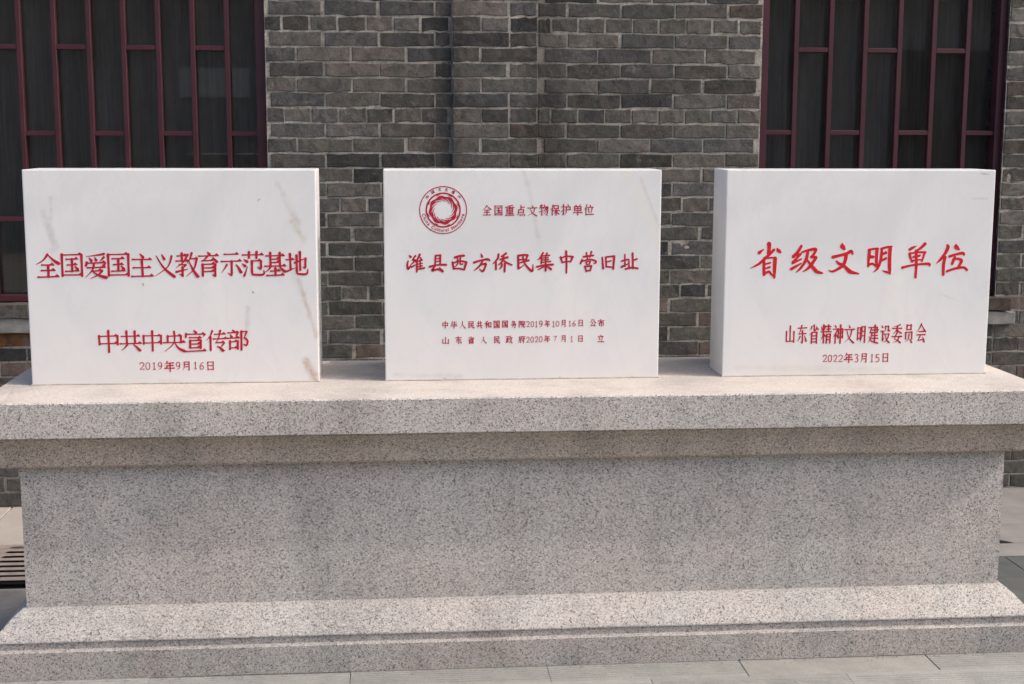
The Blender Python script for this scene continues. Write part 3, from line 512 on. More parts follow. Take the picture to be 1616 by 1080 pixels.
# drain covers: stone plates with rows of slots over a near-black sheet painted as pit shade
def drain(x0, x1, ribs, rows, y0, y1, label):
    t = empty('drain_cover', ((x0 + x1) / 2, y0, 0)); tag(t, label, 'drain cover')
    ox, oy = (x0 + x1) / 2, y0
    link('pit', box_mesh('pit', x0 - ox, x1 - ox, 0, y1 - y0, -.032, -.0305, M_PIT), t)
    pitch = .0625; ys = 5.225 - oy
    def strip(a, b): link('bar', box_mesh('bar', x0 - ox, x1 - ox, a, b, -.003, 0, M_DRAIN, .001, 1), t)
    strip(0.0, ys + .004)
    for i in range(rows):
        a = ys + pitch * i + .030; b = ys + pitch * (i + 1)
        if i == rows - 1: b = y1 - y0
        strip(a, b)
        for rx in ribs:      # flared ribs close each slot with rounded ends
            w = .018; y = ys + pitch * i
            pr = [(-w - .012, y + .003), (w + .012, y + .003), (w + .004, y + .009), (w, y + .017), (w + .004, y + .024), (w + .012, y + .0305), (-w - .012, y + .0305), (-w - .004, y + .024), (-w, y + .017), (-w - .004, y + .009)]
            v = [(rx - ox + p, q, z) for z in (-.0027, -.0002) for p, q in pr]; n = len(pr)
            f = [tuple(range(n, 2 * n)), tuple(range(n - 1, -1, -1))] + [(j, (j + 1) % n, n + (j + 1) % n, n + j) for j in range(n)]
            link('rib', mesh_from('rib', v, f, M_DRAIN), t)
drain(-2.55, -.72, (-2.52, -1.5965, -.76), 7, 5.19, 5.655, 'slotted beige drain cover on the ground left of the granite pedestal')
t = empty('drain_cover', (3.0, 5.2, 0)); tag(t, 'grey stone drain cover with a single dark slot, right of the granite pedestal', 'drain cover')
link('pit', box_mesh('pit', -.75, .6, 0, .455, -.032, -.0305, M_PIT), t)  # near-black sheet, the shade of a deep trench put into its colour
sx = 2.46 - 3.0
for a, b, c, d in ((-.75, 1.2, .0, .165), (-.75, 1.2, .235, .455), (-.75, -.60, .1652, .2348)):
    link('plate', box_mesh('plate', a, b, c, d, -.030, 0, M_KERB2, .002, 1), t)
v = [(x, y, z) for z in (-.030, 0) for x, y in ((-.445, .1655), (1.2, .1655), (1.2, .2345), (-.475, .2345), (-.50, .226))]
link('plate', mesh_from('plate', v, [(5, 6, 7, 8, 9), (4, 3, 2, 1, 0), (0, 1, 6, 5), (1, 2, 7, 6), (2, 3, 8, 7), (3, 4, 9, 8), (4, 0, 5, 9)], M_KERB2), t)

# ------------------------------------------------------------------ brick building
OPEN = [(-3.30, -.558), (1.663, 2.806)]           # window openings in x
PX0, PX1, PROJ = .2615, .6435, .028               # the shallow pilaster
ZA, PITCH = 2.185, .0661
SILL_T, SILL_B = ZA - 19 * PITCH, ZA - 21 * PITCH
WIN_T = ZA + 14 * PITCH
TOP = ZA + 20 * PITCH; XL, XR = -4.2, 4.4
bld = tag(empty('brick_building', (0.55, WALL_Y, 0)), 'old grey brick building with maroon lattice windows behind the pedestal', 'building')
BO = Vector((0.55, WALL_Y, 0))
def photo_px(x, y, z):
    p = cam.matrix_world.inverted() @ Vector((x, y, z)); f = 48.68 / 36 * 1616
    return 808 + f * p.x / -p.z, 540 - f * p.y / -p.z
def hidden(x, z):
    px, py = photo_px(x, WALL_Y, z)
    if px < -25 or px > 1641 or py < -14: return True
    for a, b, c, d in ((58, 490, 282, 600), (620, 1030, 282, 600), (1150, 1545, 282, 590), (60, 1560, 585, 1080), (-50, 1700, 635, 690)):
        if a < px < b and c < py < d: return True
    return False
# mortar bed: an uneven sheet with the window openings left out
def mortar_patch(x0, x1, z0, z1, y, step=.0115):
    nx = max(2, int((x1 - x0) / step)); nz = max(2, int((z1 - z0) / step)); v = []; f = []
    for i in range(nx + 1):
        for j in range(nz + 1):
            x = x0 + (x1 - x0) * i / nx; z = z0 + (z1 - z0) * j / nz
            d = noise.noise(Vector((x * 55, z * 55, 3))) * .0017 + noise.noise(Vector((x * 9, z * 16, 9))) * .0017
            v.append((x - BO.x, y + max(.0022 + d, .0007 - .004 * max(0, noise.noise(Vector((x * 6.5, z * 10, 21))) - .30) / .2) - BO.y, z))
    for i in range(nx):
        for j in range(nz):
            a = i * (nz + 1) + j; f.append((a, a + nz + 1, a + nz + 2, a + 1))
    return v, f
parts = []
ov, of = [], []
def addp(*a, **k):
    v, f = mortar_patch(*a, **k); n = len(ov); ov.extend(v); of.extend(tuple(q + n for q in r) for r in f)
addp(-.556, PX0 + .004, .55, 2.42, WALL_Y); addp(PX1 - .004, 1.661, .55, 2.42, WALL_Y); addp(PX0 + .003, PX1 - .003, .55, 2.42, WALL_Y - PROJ)
addp(XL, -.56, 0, SILL_B, WALL_Y, step=.02); addp(-.555, 1.66, 0, .55, WALL_Y, step=.05); addp(1.664, 2.806, 0, SILL_B, WALL_Y, step=.02); addp(2.808, XR, 0, 2.42, WALL_Y, step=.014)
addp(-.556, 1.661, 2.42, TOP, WALL_Y, step=.05); addp(2.808, XR, 2.42, TOP, WALL_Y, step=.05); addp(-3.30, -.558, WIN_T, TOP, WALL_Y, step=.05); addp(1.663, 2.806, WIN_T, TOP, WALL_Y, step=.05); addp(XL, -3.302, SILL_B, TOP, WALL_Y, step=.05)
link('mortar', mesh_from('mortar', ov, of, M_MORTAR, True), bld)
# solid core behind the mortar
cv, cf = [], []
def core(x0, x1, z0, z1, y0=WALL_Y + .012, y1=WALL_Y + .20):
    n = len(cv); cv.extend([(x - BO.x, y - BO.y, z) for x in (x0, x1) for y in (y0, y1) for z in (z0, z1)])
    cf.extend(tuple(q + n for q in r) for r in [(0, 1, 3, 2), (4, 6, 7, 5), (0, 4, 5, 1), (2, 3, 7, 6), (0, 2, 6, 4), (1, 5, 7, 3)])
core(XL, OPEN[0][0] - .01, .001, TOP); core(OPEN[0][1] + .01, OPEN[1][0] - .01, .0, TOP); core(OPEN[1][1] + .01, XR, 0, TOP)
for a, b in OPEN: core(a - .008, b + .008, .0005, SILL_B + .004, y0=WALL_Y + .013); core(a - .008, b + .008, WIN_T + .01, TOP - .001, y0=WALL_Y + .013)
link('wall_core', mesh_from('wall_core', cv, cf, M_MORTAR), bld)

# bricks ---------------------------------------------------------------
def brick_geo(l, h, d, seed, rough=.0022):
    """rounded, slightly battered brick: a 4x2 face grid with a worn rim"""
    rn = random.Random(seed); e = rn.uniform(.0015, .0032)
    xs = [0, l * rn.uniform(.2, .3), l * rn.uniform(.45, .55), l * rn.uniform(.7, .8), l]; n = len(xs)
    bot = [(x, rn.gauss(0, rough)) for x in xs]; top = [(x, h + rn.gauss(0, rough)) for x in xs]
    ring = bot + top[::-1]; m = len(ring)
    def inset(p):
        x, z = p; return (min(max(x, e), l - e), z + (e if z < h / 2 else -e))
    v = [(x, d, z) for x, z in ring] + [(x, e * .8, z) for x, z in ring] + [(inset(p)[0], rn.gauss(0, .0008), inset(p)[1]) for p in ring]
    f = []
    for i in range(m):
        j = (i + 1) % m
        f += [(i, m + i, m + j, j), (m + i, 2 * m + i, 2 * m + j, m + j)]
    f += [tuple(2 * m + q for q in (i, m - 1 - i, m - 2 - i, i + 1)) for i in range(n - 1)]
    return v, [r[::-1] for r in f]
lib = {}
def brick_mesh(l, mat=None):
    key = (round(l * 200), random.randrange(4), mat.name if mat else '')
    if key not in lib:
        v, f = brick_geo(round(l * 200) / 200, PITCH - .0085, .05, hash(key[:2]) % 99991)
        lib[key] = mesh_from('brick', v, f, mat or M_BRICK, False)
    return lib[key]
cand = []      # (x, length, z, y, visible)
def lay(x0, x1, row, phase, front=0.0, head=False, tight=False):
    """lay one course between x0 and x1"""
    z = ZA - PITCH * (row + 1); L = .2424 if not head else .1212
    x = x0 + phase
    while x > x0 + 1e-4: x -= L
    while x < x1 - 1e-4:
        a, b = max(x, x0), min(x + L, x1)
        if b - a > .028: cand.append((a, b - a, z, WALL_Y - front))
        x += L
def course(row):
    z = ZA - PITCH * (row + 1); head = row % 6 == 0
    for (a, b, ph) in ((-.556, PX0, .0), (PX1, 1.661, .0), (2.808, XR, .0)):
        if a == -.556: jo = -.056 if row % 2 else -.181            # joints seen in the wall
        elif a == PX1: jo = 1.018 if row % 2 else 1.156
        else: jo = 3.05 if row % 2 else 2.93
        if head: jo = {-.556: .005, PX1: .705}.get(a, 2.93)
        L = .1212 if head else .2424
        ph = (jo - a) % L
        lay(a, b, row, ph, head=head)
    # pilaster: header + stretcher, alternating
    if head: cuts = [PX0, PX0 + .129, PX0 + .257, PX1]
    elif row % 2: cuts = [PX0, PX0 + .253, PX1]
    else: cuts = [PX0, PX0 + .129, PX1]
    for a, b in zip(cuts, cuts[1:]): cand.append((a, b - a, z, WALL_Y - PROJ))
    # walls below and above the windows
    if row >= 21 or row < -14:
        for a, b in ((XL, -.556), (1.661, 2.808)):
            lay(a, b, row, .08 if head else (.02 if row % 2 else .14), head=head)
    else: lay(XL, -3.302, row, .1, head=head)
r0 = -20
for row in range(r0, 33): course(row)
vis, mass_v, mass_f = [], [], []
for c_ in cand:
    x, l, z, y = c_
    h = hidden(x + .02, z + .035) and hidden(x + l - .02, z + .035) and hidden(x + l / 2, z + .035)
    if not h: vis.append(c_)
    else:
        v, f = brick_geo(l - .009, PITCH - .0085, .04, len(mass_v)); n = len(mass_v)
        mass_v.extend((a + x + .0045 - BO.x, b + y - .0015 - BO.y, c + z + .004) for a, b, c in v); mass_f.extend(tuple(q + n for q in r) for r in f)
vis.sort(key=lambda c: -c[1])
print('visible bricks', len(vis))
TINT = [((-.12, .70), M_BROWN), ((1.46, .80), M_BROWN), ((1.52, .86), M_BROWN), ((1.45, .73), M_BROWN), ((1.2, .87), M_BROWN), ((-1.72, .76), M_ORANGE), ((-1.65, .63), M_BROWN), ((3.0, .58), M_BROWN), ((2.95, .92), M_BROWN)]
for k, (x, l, z, y) in enumerate(vis):
    if k >= 298:
        v, f = brick_geo(l - .009, PITCH - .0085, .04, k); n = len(mass_v)
        mass_v.extend((a + x + .0045 - BO.x, b + y - .0015 - BO.y, c + z + .004) for a, b, c in v); mass_f.extend(tuple(q + n for q in r) for r in f); continue
    mat = None
    for (tx, tz), tm in TINT:
        if x <= tx < x + l and z <= tz < z + PITCH: mat = tm
    me = brick_mesh(l - random.choice((.006, .008, .009, .010, .013, .019) if l > .2 else (.006, .009, .013)), mat)
    o = link('brick', me, bld, (x + random.uniform(.003, .006) - BO.x, y - .0015 + random.gauss(0, .0008) - BO.y, z + .004 + random.gauss(0, .0009)))
    o.rotation_euler = (random.gauss(0, .004), random.gauss(0, .005), random.gauss(0, .002))
    if mat is M_BROWN: o['label'] = 'brownish brick among the grey ones'
    if mat is M_ORANGE: o['label'] = 'orange-stained brick under the window sill'
mm = mesh_from('brickwork', mass_v, mass_f, M_BRICKS); tag(link('brickwork', mm, bld), kind='stuff')
# jamb bricks lining the openings, seen at the right-hand jamb of the right window
jv, jf = [], []
for xj, s in ((OPEN[0][1], 1), (OPEN[1][0], 1), (OPEN[1][1], -1)):
    for row in range(-14, 19):
        z = ZA - PITCH * (row + 1); n = len(jv)
        for yy0, yy1 in ((.0525, .115), (.124, .195)) if row % 2 else ((.0525, .195),):
            v, f = brick_geo(yy1 - yy0, PITCH - .0085, .018, row * 7 + int(yy0 * 100)); n = len(jv)
            for a, b, c in v:
                X = xj + (.004 - b if s < 0 else b - .004) if False else (xj - .002 + b if s < 0 else xj + .002 - b)
                jv.append((X - BO.x, WALL_Y + yy0 + a - BO.y, z + .004 + c))
            jf.extend(tuple(q + n for q in r) for r in f)
o = tag(link('jamb_brickwork', mesh_from('jamb_brickwork', jv, jf, M_BRICKS), bld), kind='stuff')
bm = bmesh.new(); bm.from_mesh(o.data); bmesh.ops.recalc_face_normals(bm, faces=bm.faces); bm.to_mesh(o.data); bm.free()
# sills: two projecting courses, a brick one over a long stone one
for a, b in OPEN:
    x = a - .0; k = 0
    while x < b + .095:
        l = min(.2424, b + .10 - x)
        if l < .05: break
        v, f = brick_geo(l - .009, PITCH - .006, .20, k + 5); k += 1
        o = link('sill_brick', mesh_from('sill_brick', v, f, M_BRICK), bld, (x + .003 - BO.x, -.045, SILL_T - PITCH + .002)); x += l
    x = a
    while x < b + .085:
        l = min(.50, b + .095 - x)
        if l < .05: break
        v, f = brick_geo(l - .006, PITCH - .006, .20, k + 15); k += 1
        link('sill_stone', mesh_from('sill_stone', v, f, M_SILL), bld, (x + .001 - BO.x, -.038, SILL_B + .002)); x += l
# eaves above
link('eave_cornice', box_mesh('eave_cornice', XL - BO.x, XR - BO.x, -.12, .36, TOP, TOP + .18, M_SILL, .01, 1), bld)
# windows --------------------------------------------------------------
FY = .030     # lattice plane behind the wall face
def window(x0, x1, bars, rowsA, rowsB, zs, label, frame_l, frame_r):
    fz0, fz1 = SILL_T + .002, WIN_T
    w = empty('window', ((x0 + x1) / 2 - BO.x, 0, 0)); w.parent = bld; w['label'] = label; wx = (x0 + x1) / 2
    def bx(name, a, b, c, d, y0, y1, bev=.002): return link(name, box_mesh(name, a - wx, b - wx, y0, y1, c, d, M_MAROON, bev, 1), w)
    bx('frame', frame_l - .03, frame_l + .018, fz0, fz1, FY, FY + .07); bx('frame', frame_r - .018, frame_r + .03, fz0, fz1, FY, FY + .07)
    bx('frame', frame_l + .0181, frame_r - .0181, fz0, fz0 + .030, FY + .002, FY + .068); bx('frame', frame_l + .0181, frame_r - .0181, fz1 - .04, fz1, FY + .002, FY + .068)
    for b in bars: bx('bar', b - .0105, b + .0105, fz0 + .0303, fz1 - .0403, FY + .008, FY + .040)
    for z, kind in zs:
        for a, b in (rowsA if kind == 'A' else rowsB): bx('crossbar', a + .0108, b - .0108, z - .0105, z + .0105, FY + .010, FY + .037)
    link('glass', box_mesh('glass', frame_l - wx, frame_r - wx, FY + .052, FY + .056, fz0 + .02, fz1 - .02, M_GLASS), w)
ZS = [(1.672, 'B'), (2.044, 'A'), (1.297, 'A'), (2.42, 'B'), (2.79, 'A')]
bl = [-.725 - .1484 * k for k in range(17)]
fl, fr = -3.27, -.583
A = [(bl[k + 1], bl[k]) for k in range(1, 16, 2)]
B = [(bl[0], fr - .007)] + [(bl[k + 1], bl[k]) for k in (1 - 1 + 1, 3, 5, 7, 9, 11, 13)]
A = [(bl[1], bl[0])] + [(bl[k + 1], bl[k]) for k in range(2, 16, 2)]
window(OPEN[0][0], OPEN[0][1], bl, A, B, ZS, 'wide window with maroon lattice bars', fl, fr)
br = [1.829 + .161 * k for k in range(6)]
fl, fr = 1.680, 2.795
window(OPEN[1][0], OPEN[1][1], br, [(br[0], br[1]), (br[2], br[3]), (br[4], br[5])], [(fl + .007, br[0]), (br[1], br[2]), (br[3], br[4]), (br[5], fr - .007)],
       [(z + .012, k) for z, k in ZS], 'narrower window with maroon lattice bars', fl, fr)
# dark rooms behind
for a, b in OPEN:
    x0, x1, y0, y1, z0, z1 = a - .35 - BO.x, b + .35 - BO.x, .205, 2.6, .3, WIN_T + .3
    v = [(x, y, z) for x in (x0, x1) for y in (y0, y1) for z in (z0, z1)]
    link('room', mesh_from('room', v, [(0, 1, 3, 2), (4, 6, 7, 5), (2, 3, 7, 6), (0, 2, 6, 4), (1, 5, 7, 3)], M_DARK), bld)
def curtain(x0, x1, label):
    n = int((x1 - x0) / .008); v = []; f = []
    for i in range(n + 1):
        x = x0 + (x1 - x0) * i / n
        ph = x * 62 + 2.2 * noise.noise(Vector((x * 3, 1, 2))); am = .008 + .006 * noise.noise(Vector((x * 5, 7, 2)))
        for z, k in ((SILL_T + .03, 1.0), (1.9, .9), (WIN_T - .05, .7)):
            v.append((x, math.sin(ph + z * .25) * am * k + .004 * noise.noise(Vector((x * 40, z, 0))), z))
    for i in range(n):
        for j in range(2): a = i * 3 + j; f.append((a, a + 3, a + 4, a + 1))
    o = tag(link('curtain', mesh_from('curtain', v, f, M_CLOTH, True), None, (0, WALL_Y + .24, 0)), label, 'curtain', 'dark curtains behind the window glass')
curtain(-3.42, -.36, 'dark pleated curtain behind the glass of the left window')
curtain(1.48, 3.08, 'dark pleated curtain behind the glass of the right window')

# ------------------------------------------------------------------ granite pedestal
SX0, SX1, SY0, SY1 = -1.159, 1.985, 4.280, 4.815
ped = tag(empty('stone_pedestal', ((SX0 + SX1) / 2, (SY0 + SY1) / 2, 0)), 'long speckled grey granite pedestal carrying the three white marble tablets', 'pedestal')
PO = ped.location.copy()
def loops(name, prof, mat, cap=True, smooth=False, topmat=None, chips=False):
    """stack rectangular rings: prof = [(outset, z), ...]; subdivided along x so the arrises can waver a little"""
    v, f = [], []; nx = 220 if chips else 24; rn = random.Random(5)
    for o, z in prof:
        ring = []; chip = chips and z == .868
        x0, x1, y0, y1 = SX0 - o, SX1 + o, SY0 - o, SY1 + o
        for i in range(nx): ring.append((x0 + (x1 - x0) * i / nx, y0))
        for i in range(4): ring.append((x1, y0 + (y1 - y0) * i / 4))
        for i in range(nx): ring.append((x1 - (x1 - x0) * i / nx, y1))
        for i in range(4): ring.append((x0, y1 - (y1 - y0) * i / 4))
        for x, y in ring:
            wv = noise.noise(Vector((x * 2.3, y, z * 9))) * (.0012 if not chips else .0008)
            if chips and y < SY0 and z > .8 and rn.random() < .05: wv -= rn.uniform(.001, .004) * (1.0 if z < .87 else .35)
            if chips and y < SY0 and z < .77 and rn.random() < .04: wv += rn.uniform(.001, .004)
            v.append((x - PO.x, y - PO.y, z + wv))
    n = nx * 2 + 8
    for k in range(len(prof) - 1):
        for i in range(n): j = (i + 1) % n; f.append((k * n + i, k * n + j, (k + 1) * n + j, (k + 1) * n + i))
    f.append(tuple(range(n - 1, -1, -1))); f.append(tuple((len(prof) - 1) * n + i for i in range(n)))
    me = mesh_from(name, v, f, mat)
    if topmat: me.materials.append(topmat); me.polygons[len(f) - 1].material_index = 1
    return link(name, me, ped)
loops('plinth', [(.101, .001), (.101, .0895), (.0985, .0922), (.085, .0935)], M_PLINTH)
loops('base_moulding', [(.083, .0936), (.083, .1165), (.0885, .1172), (.0880, .121), (.082, .130), (.071, .143), (.057, .158), (.040, .177), (.022, .1925), (.015, .1975), (.012, .2005), (.003, .202)], M_BASE)
loops('shaft', [(0, .2021), (0, .6585)], M_GRAN)
loops('cornice', [(.036, .6586), (.043, .661), (.047, .667), (.050, .685), (.056, .710), (.066, .734), (.080, .750), (.082, .754), (.082, .7605)], M_MOULD)
loops('cap', [(.096, .7606), (.101, .7635), (.101, .868), (.0975, .8715), (.094, .872)], M_GRAN, topmat=M_TOP, chips=True)

# ------------------------------------------------------------------ lettering
def catmull(pts, n=5):
    if len(pts) == 2:
        return [tuple(a + (b - a) * t / 3 for a, b in zip(*pts)) for t in range(4)]
    P = [pts[0]] + pts + [pts[-1]]; out = []
    for i in range(1, len(P) - 2):
        p0, p1, p2, p3 = P[i - 1:i + 3]
        for k in range(n):
            t = k / n
            out.append(tuple(.5 * (2 * b + (c - a) * t + (2 * a - 5 * b + 4 * c - d) * t * t + (3 * b - a - 3 * c + d) * t ** 3) for a, b, c, d in zip(p0, p1, p2, p3)))
    out.append(pts[-1]); return out
class Ink:
    """painted, incised strokes; each stroke a thin solid ribbon on the stone face"""
    def __init__(s): s.v = []; s.f = []; s.k = 0
    def poly(s, outline_pairs):
        """outline_pairs: list of ((xl,zl),(xr,zr)) along the stroke"""
        yf = -.0007 - .00003 * (s.k % 40); s.k += 1
        n0 = len(s.v); m = len(outline_pairs)
        for (a, b) in outline_pairs: s.v += [(a[0], yf, a[1]), (b[0], yf, b[1]), (a[0], .0005, a[1]), (b[0], .0005, b[1])]
        for i in range(m - 1):
            q = n0 + 4 * i; s.f += [(q, q + 1, q + 5, q + 4), (q, q + 4, q + 6, q + 2), (q + 1, q + 3, q + 7, q + 5)]
        q = n0; s.f.append((q, q + 2, q + 3, q + 1)); q = n0 + 4 * (m - 1); s.f.append((q, q + 1, q + 3, q + 2))
    def stroke(s, pts, round_end=True):
        """pts: (x, z, width)"""
        P = catmull(pts); out = []
        for i, (x, z, w) in enumerate(P):
            a = P[max(i - 1, 0)]; b = P[min(i + 1, len(P) - 1)]
            dx, dz = b[0] - a[0], b[1] - a[1]; l = math.hypot(dx, dz) or 1e-9; nx, nz = -dz / l, dx / l
            if i == 0 and round_end:
                out.append(((x - dx / l * w * .35 + nx * w * .22, z - dz / l * w * .35 + nz * w * .22), (x - dx / l * w * .35 - nx * w * .22, z - dz / l * w * .35 - nz * w * .22)))
            out.append(((x + nx * w / 2, z + nz * w / 2), (x - nx * w / 2, z - nz * w / 2)))
            if i == len(P) - 1 and round_end:
                out.append(((x + dx / l * w * .35 + nx * w * .22, z + dz / l * w * .35 + nz * w * .22), (x + dx / l * w * .35 - nx * w * .22, z + dz / l * w * .35 - nz * w * .22)))
        s.poly(out)
STY = {  # relative stroke weights: horizontal, vertical, falling, dot, other
    'song': dict(h=.064, v=.108, p=.102, n=.122, d=.125, z=.095, t=.095, serif=True),
    'kai': dict(h=.086, v=.113, p=.108, n=.110, d=.110, z=.095, t=.085, serif=False),
    'small': dict(h=.110, v=.135, p=.13, n=.14, d=.14, z=.13, t=.12, serif=False)}
def glyph(ink, ch, style, x0, z0, x1, z1):
    st = STY[style]; W, H = x1 - x0, z1 - z0; S = (H if ch in '0123456789' else (W + H) / 2)
    rn = random.Random(ord(ch) + int(x0 * 1e4))
    for item in GLYPH[ch].split(';'):
        kd, pp = item.split(' ', 1)
        pts = [tuple(map(float, q.split(','))) for q in pp.split()]
        P = [(x0 + a / 100 * W + rn.gauss(0, .006) * S, z1 - b / 100 * H + rn.gauss(0, .006) * S) for a, b in pts]
        wd = st[kd] * S
        if ch in '0123456789': wd *= .80
        if kd == 'h':
            if len(P) == 2:
                (a, b), (c, d) = P; d += .012 * S
                e = min(.17 * S, (c - a) * .4)
                ink.stroke([(a, b, wd * 1.35), (a + (c - a) * .15, b, wd * .95), (a + (c - a) * .7, (b + d * 1) / 2 + .003 * S, wd), (c, d, wd * (1.0 if st['serif'] else 1.4))])
                if st['serif'] and (c - a) > .3 * S: ink.poly([((c - e, d + wd * .45), (c - e, d - wd * .35)), ((c - e * .45, d + wd * .5 + e * .42), (c - e * .45, d - wd * .45)), ((c + e * .12, d + wd * .15), (c + e * .12, d - wd * .35))])
            else: ink.stroke([(x, z, wd) for x, z in P])
        elif kd == 'v':
            m = [((P[0][0] + P[-1][0]) / 2, (P[0][1] + P[-1][1]) / 2)]
            ink.stroke([(*P[0], wd * 1.15), (*m[0], wd * .9), (*P[-1], wd * 1.0)])
        elif kd == 'p':
            n = len(P); ink.stroke([(*q, wd * (1.05 - .85 * i / (n - 1))) for i, q in enumerate(P)])
        elif kd == 'n':
            n = len(P); ws = [.35, .8, 1.15] if n == 3 else [.4, 1.1]
            Q = [(*q, wd * wv) for q, wv in zip(P, ws)]; (a, b, c) = Q[-1]; Q[-1] = (a - .05 * W, b, c); Q.append((a + .03 * W, b + .01 * H, wd * .25)); ink.stroke(Q)
        elif kd == 'd': ink.stroke([(*P[0], wd * .35), (*P[-1], wd * 1.15)])
        elif kd == 't': ink.stroke([(*P[0], wd * 1.1), (*P[-1], wd * .3)])
        else: ink.stroke([(*q, wd) for q in P[:-1]] + [(*P[-1], wd * .45)])
def put_ink(ink, name, parent, mat, label=None):
    xs = [q[0] for q in ink.v]; zs = [q[2] for q in ink.v]; cx, cz = (min(xs) + max(xs)) / 2, (min(zs) + max(zs)) / 2
    o = link(name, mesh_from(name, [(a - cx, b, c - cz) for a, b, c in ink.v], ink.f, mat), parent, (cx, 0, cz))
    if label: o['label'] = label
    return o
def write_lines(lines, parent, mat, voff=(0, 0)):
    for part, style, ch, a, b, c, d in lines:
        ink = Ink(); glyph(ink, ch, style, a / 1e4, b / 1e4, c / 1e4, d / 1e4); put_ink(ink, part, parent, mat)
def write_traced(data, parent, mat):
    for t in data:
        ink = Ink()
        for stv in t.split('|'):
            ink.stroke([tuple(float(q) / 1e4 for q in p.split(',')) for p in stv.split()])
        put_ink(ink, 'title_character', parent, mat)

# ------------------------------------------------------------------ marble tablets
ZC, HT = .8722, .687
def tablet(x0, x1, th, mat, label, shadow_block):
    t = tag(empty('marble_tablet', (x0, 4.488, ZC)), label, 'tablet', 'white marble tablets on the granite pedestal')
    me = box_mesh('slab', 0, x1 - x0, 0, th, 0, HT, mat, .0035, 2)
    link('slab', me, t)
    link('shadow_block', box_mesh('shadow_block', shadow_block[0] - x0, shadow_block[1] - x0, th + .002, .385, .0002, .27, M_GRAN, .004, 1), t)  # unseen block added so its shadow falls across the cap between tablets
    link('bedding', box_mesh('bedding', -.0025, x1 - x0 + .0025, -.0028, th + .002, -.0001, .0032, M_BED, .001, 1), t)
    return t
t1 = tablet(-1.163, -.249, .21, M_MARBLE1, 'leftmost marble tablet, with rusty streaks near its right edge and twelve narrow red title characters', (-1.08, -.285))
t2 = tablet(-.034, .871, .19, M_MARBLE2, 'middle marble tablet, with the round red emblem above its title', (.02, .80))
t3 = tablet(1.087, 1.997, .185, M_MARBLE3, 'rightmost marble tablet, with six large brushed red characters and its shaded left side showing', (1.150, 1.90))
write_lines(LINES_LEFT, t1, M_RED1)
write_lines(LINES_MIDDLE, t2, M_RED2); write_traced(TRACED_MIDDLE, t2, M_RED2)
write_lines(LINES_RIGHT, t3, M_RED1); write_traced(TRACED_RIGHT, t3, M_RED3)
ink = Ink(); ink.stroke([(.9115, .4952, .004), (.9080, .4952, .004)]); 
# emblem ---------------------------------------------------------------
EX, EZ, ER = .1922, .5577, .0772
def ringpts(r0, r1, wav=0, nw=0, n=72, a0=0, a1=2 * math.pi):
    out = []
    for i in range(n + 1):
        a = a0 + (a1 - a0) * i / n; q = wav * math.sin(nw * a)
        out.append(((EX + (r1 + q) * math.cos(a), EZ + (r1 + q) * math.sin(a)), (EX + r0 * math.cos(a), EZ + r0 * math.sin(a))))
    return out
ink = Ink(); ink.poly(ringpts(ER * .962, ER)); put_ink(ink, 'emblem_ring', t2, M_RED2)
ink = Ink(); ink.poly(ringpts(ER * .672, ER * .735)); 
for k in range(8):     # small wave crests on the inside of the ring
    a = k * math.pi / 4 + .2
    ink.stroke([(EX + ER * r * math.cos(b), EZ + ER * r * math.sin(b), ER * w_) for r, b, w_ in ((.672, a, .02), (.660, a + .12, .045), (.640, a + .25, .012))])
put_ink(ink, 'emblem_ring', t2, M_RED2)
ink = Ink(); ink.poly(ringpts(ER * .485, ER * .590, ER * .026, 8))
for k in range(12):
    a = k * math.pi / 6
    pts = []
    for j in range(7):
        s_ = j / 6; b = a - s_ * .78; r = ER * (.49 - .125 * s_ ** 1.1); pts.append((EX + r * math.cos(b), EZ + r * math.sin(b), ER * (.045 * (1 - s_) + .012)))
    ink.stroke(pts)
put_ink(ink, 'emblem_whirl', t2, M_RED2)
PXM = ER / 37.3
ink = Ink()
for ch, px, py in (('中', 228, 305), ('国', 330, 213), ('文', 457, 165), ('化', 587, 170), ('遗', 712, 215), ('产', 820, 305)):
    x = EX + (px - 522) / 12 * PXM; z = EZ - (py - 550) / 12 * PXM; h = 2.35 * PXM
    sub = Ink(); glyph(sub, ch, 'small', -h, -h, h, h)
    an = math.atan2(x - EX, z - EZ) * .9; cs, sn = math.cos(-an), math.sin(-an)
    n = len(ink.v); ink.v += [(x + cs * a - sn * c, b, z + sn * a + cs * c) for a, b, c in sub.v]; ink.f += [tuple(q + n for q in r) for r in sub.f]
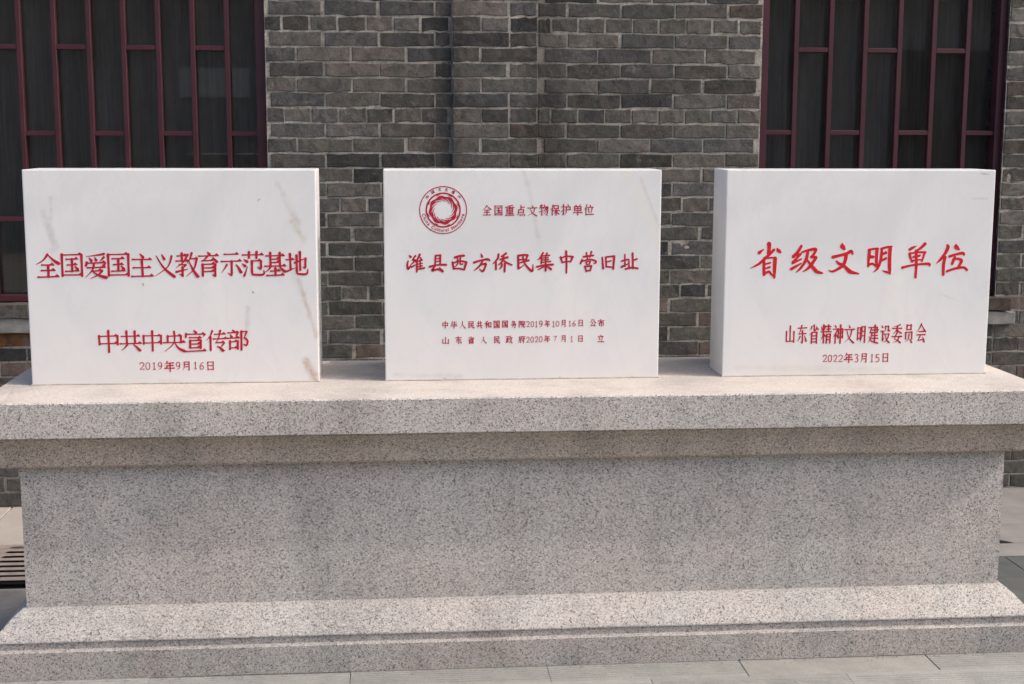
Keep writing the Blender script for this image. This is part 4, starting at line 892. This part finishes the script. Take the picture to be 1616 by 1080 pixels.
put_ink(ink, 'emblem_lettering', t2, M_RED2)
def text_obj(s, size):
    cu = bpy.data.curves.new('lettering', 'FONT'); cu.body = s; cu.size = size; cu.align_x = 'CENTER'; cu.align_y = 'CENTER'; cu.offset = size * .02; cu.resolution_u = 3
    o = bpy.data.objects.new('lettering', cu); C.objects.link(o)
    dg = bpy.context.evaluated_depsgraph_get(); me = bpy.data.meshes.new_from_object(o.evaluated_get(dg)); bpy.data.objects.remove(o); return me
lv, lf = [], []
txt = 'China Cultural Heritage'; adv = {' ': .75, 'i': .55, 'l': .5, 't': .6, 'r': .68, 'C': 1.15, 'H': 1.2}
tot = sum(adv.get(c, .9) for c in txt); A0, A1 = R(190), R(350); acc = 0
for c in txt:
    wv = adv.get(c, .9); th = A0 + (A1 - A0) * (acc + wv / 2) / tot; acc += wv
    if c == ' ': continue
    me = text_obj(c, .0150); rr = ER * .845
    phi = th + math.pi / 2; cs, sn = math.cos(phi), math.sin(phi); n = len(lv)
    lv += [(EX + rr * math.cos(th) + cs * q.co.x - sn * q.co.y, -.0007, EZ + rr * math.sin(th) + sn * q.co.x + cs * q.co.y) for q in me.vertices]
    lf += [tuple(q + n for q in p.vertices) for p in me.polygons]
link('emblem_lettering', mesh_from('emblem_lettering', lv, lf, M_RED2), t2)

# ------------------------------------------------------------------ across the courtyard (seen only as a reflection in the glass)
opp = tag(empty('opposite_building', (0, -9, 0)), 'long dark grey brick building across the courtyard, facing the tablets', 'building')
link('wall', box_mesh('wall', -16, 16, -1.2, 0, -.03, 3.75, M_FAR, .0), opp)
link('eave', box_mesh('eave', -16.3, 16.3, -1.6, .45, 3.75, 3.95, M_FAR, .02), opp)
for k in (-3, -2, 0, 1, 2, 3):
    link('window', box_mesh('window', k * 4.4 - .8, k * 4.4 + .8, .004, .05, 1.0, 3.0, M_DARK, .01), opp)
link('reflected_panel', box_mesh('reflected_panel', -3.22, -2.17, .004, .06, 2.22, 2.66, M_PALE, .004), opp)  # unseen pale panel added for its reflection in the left window
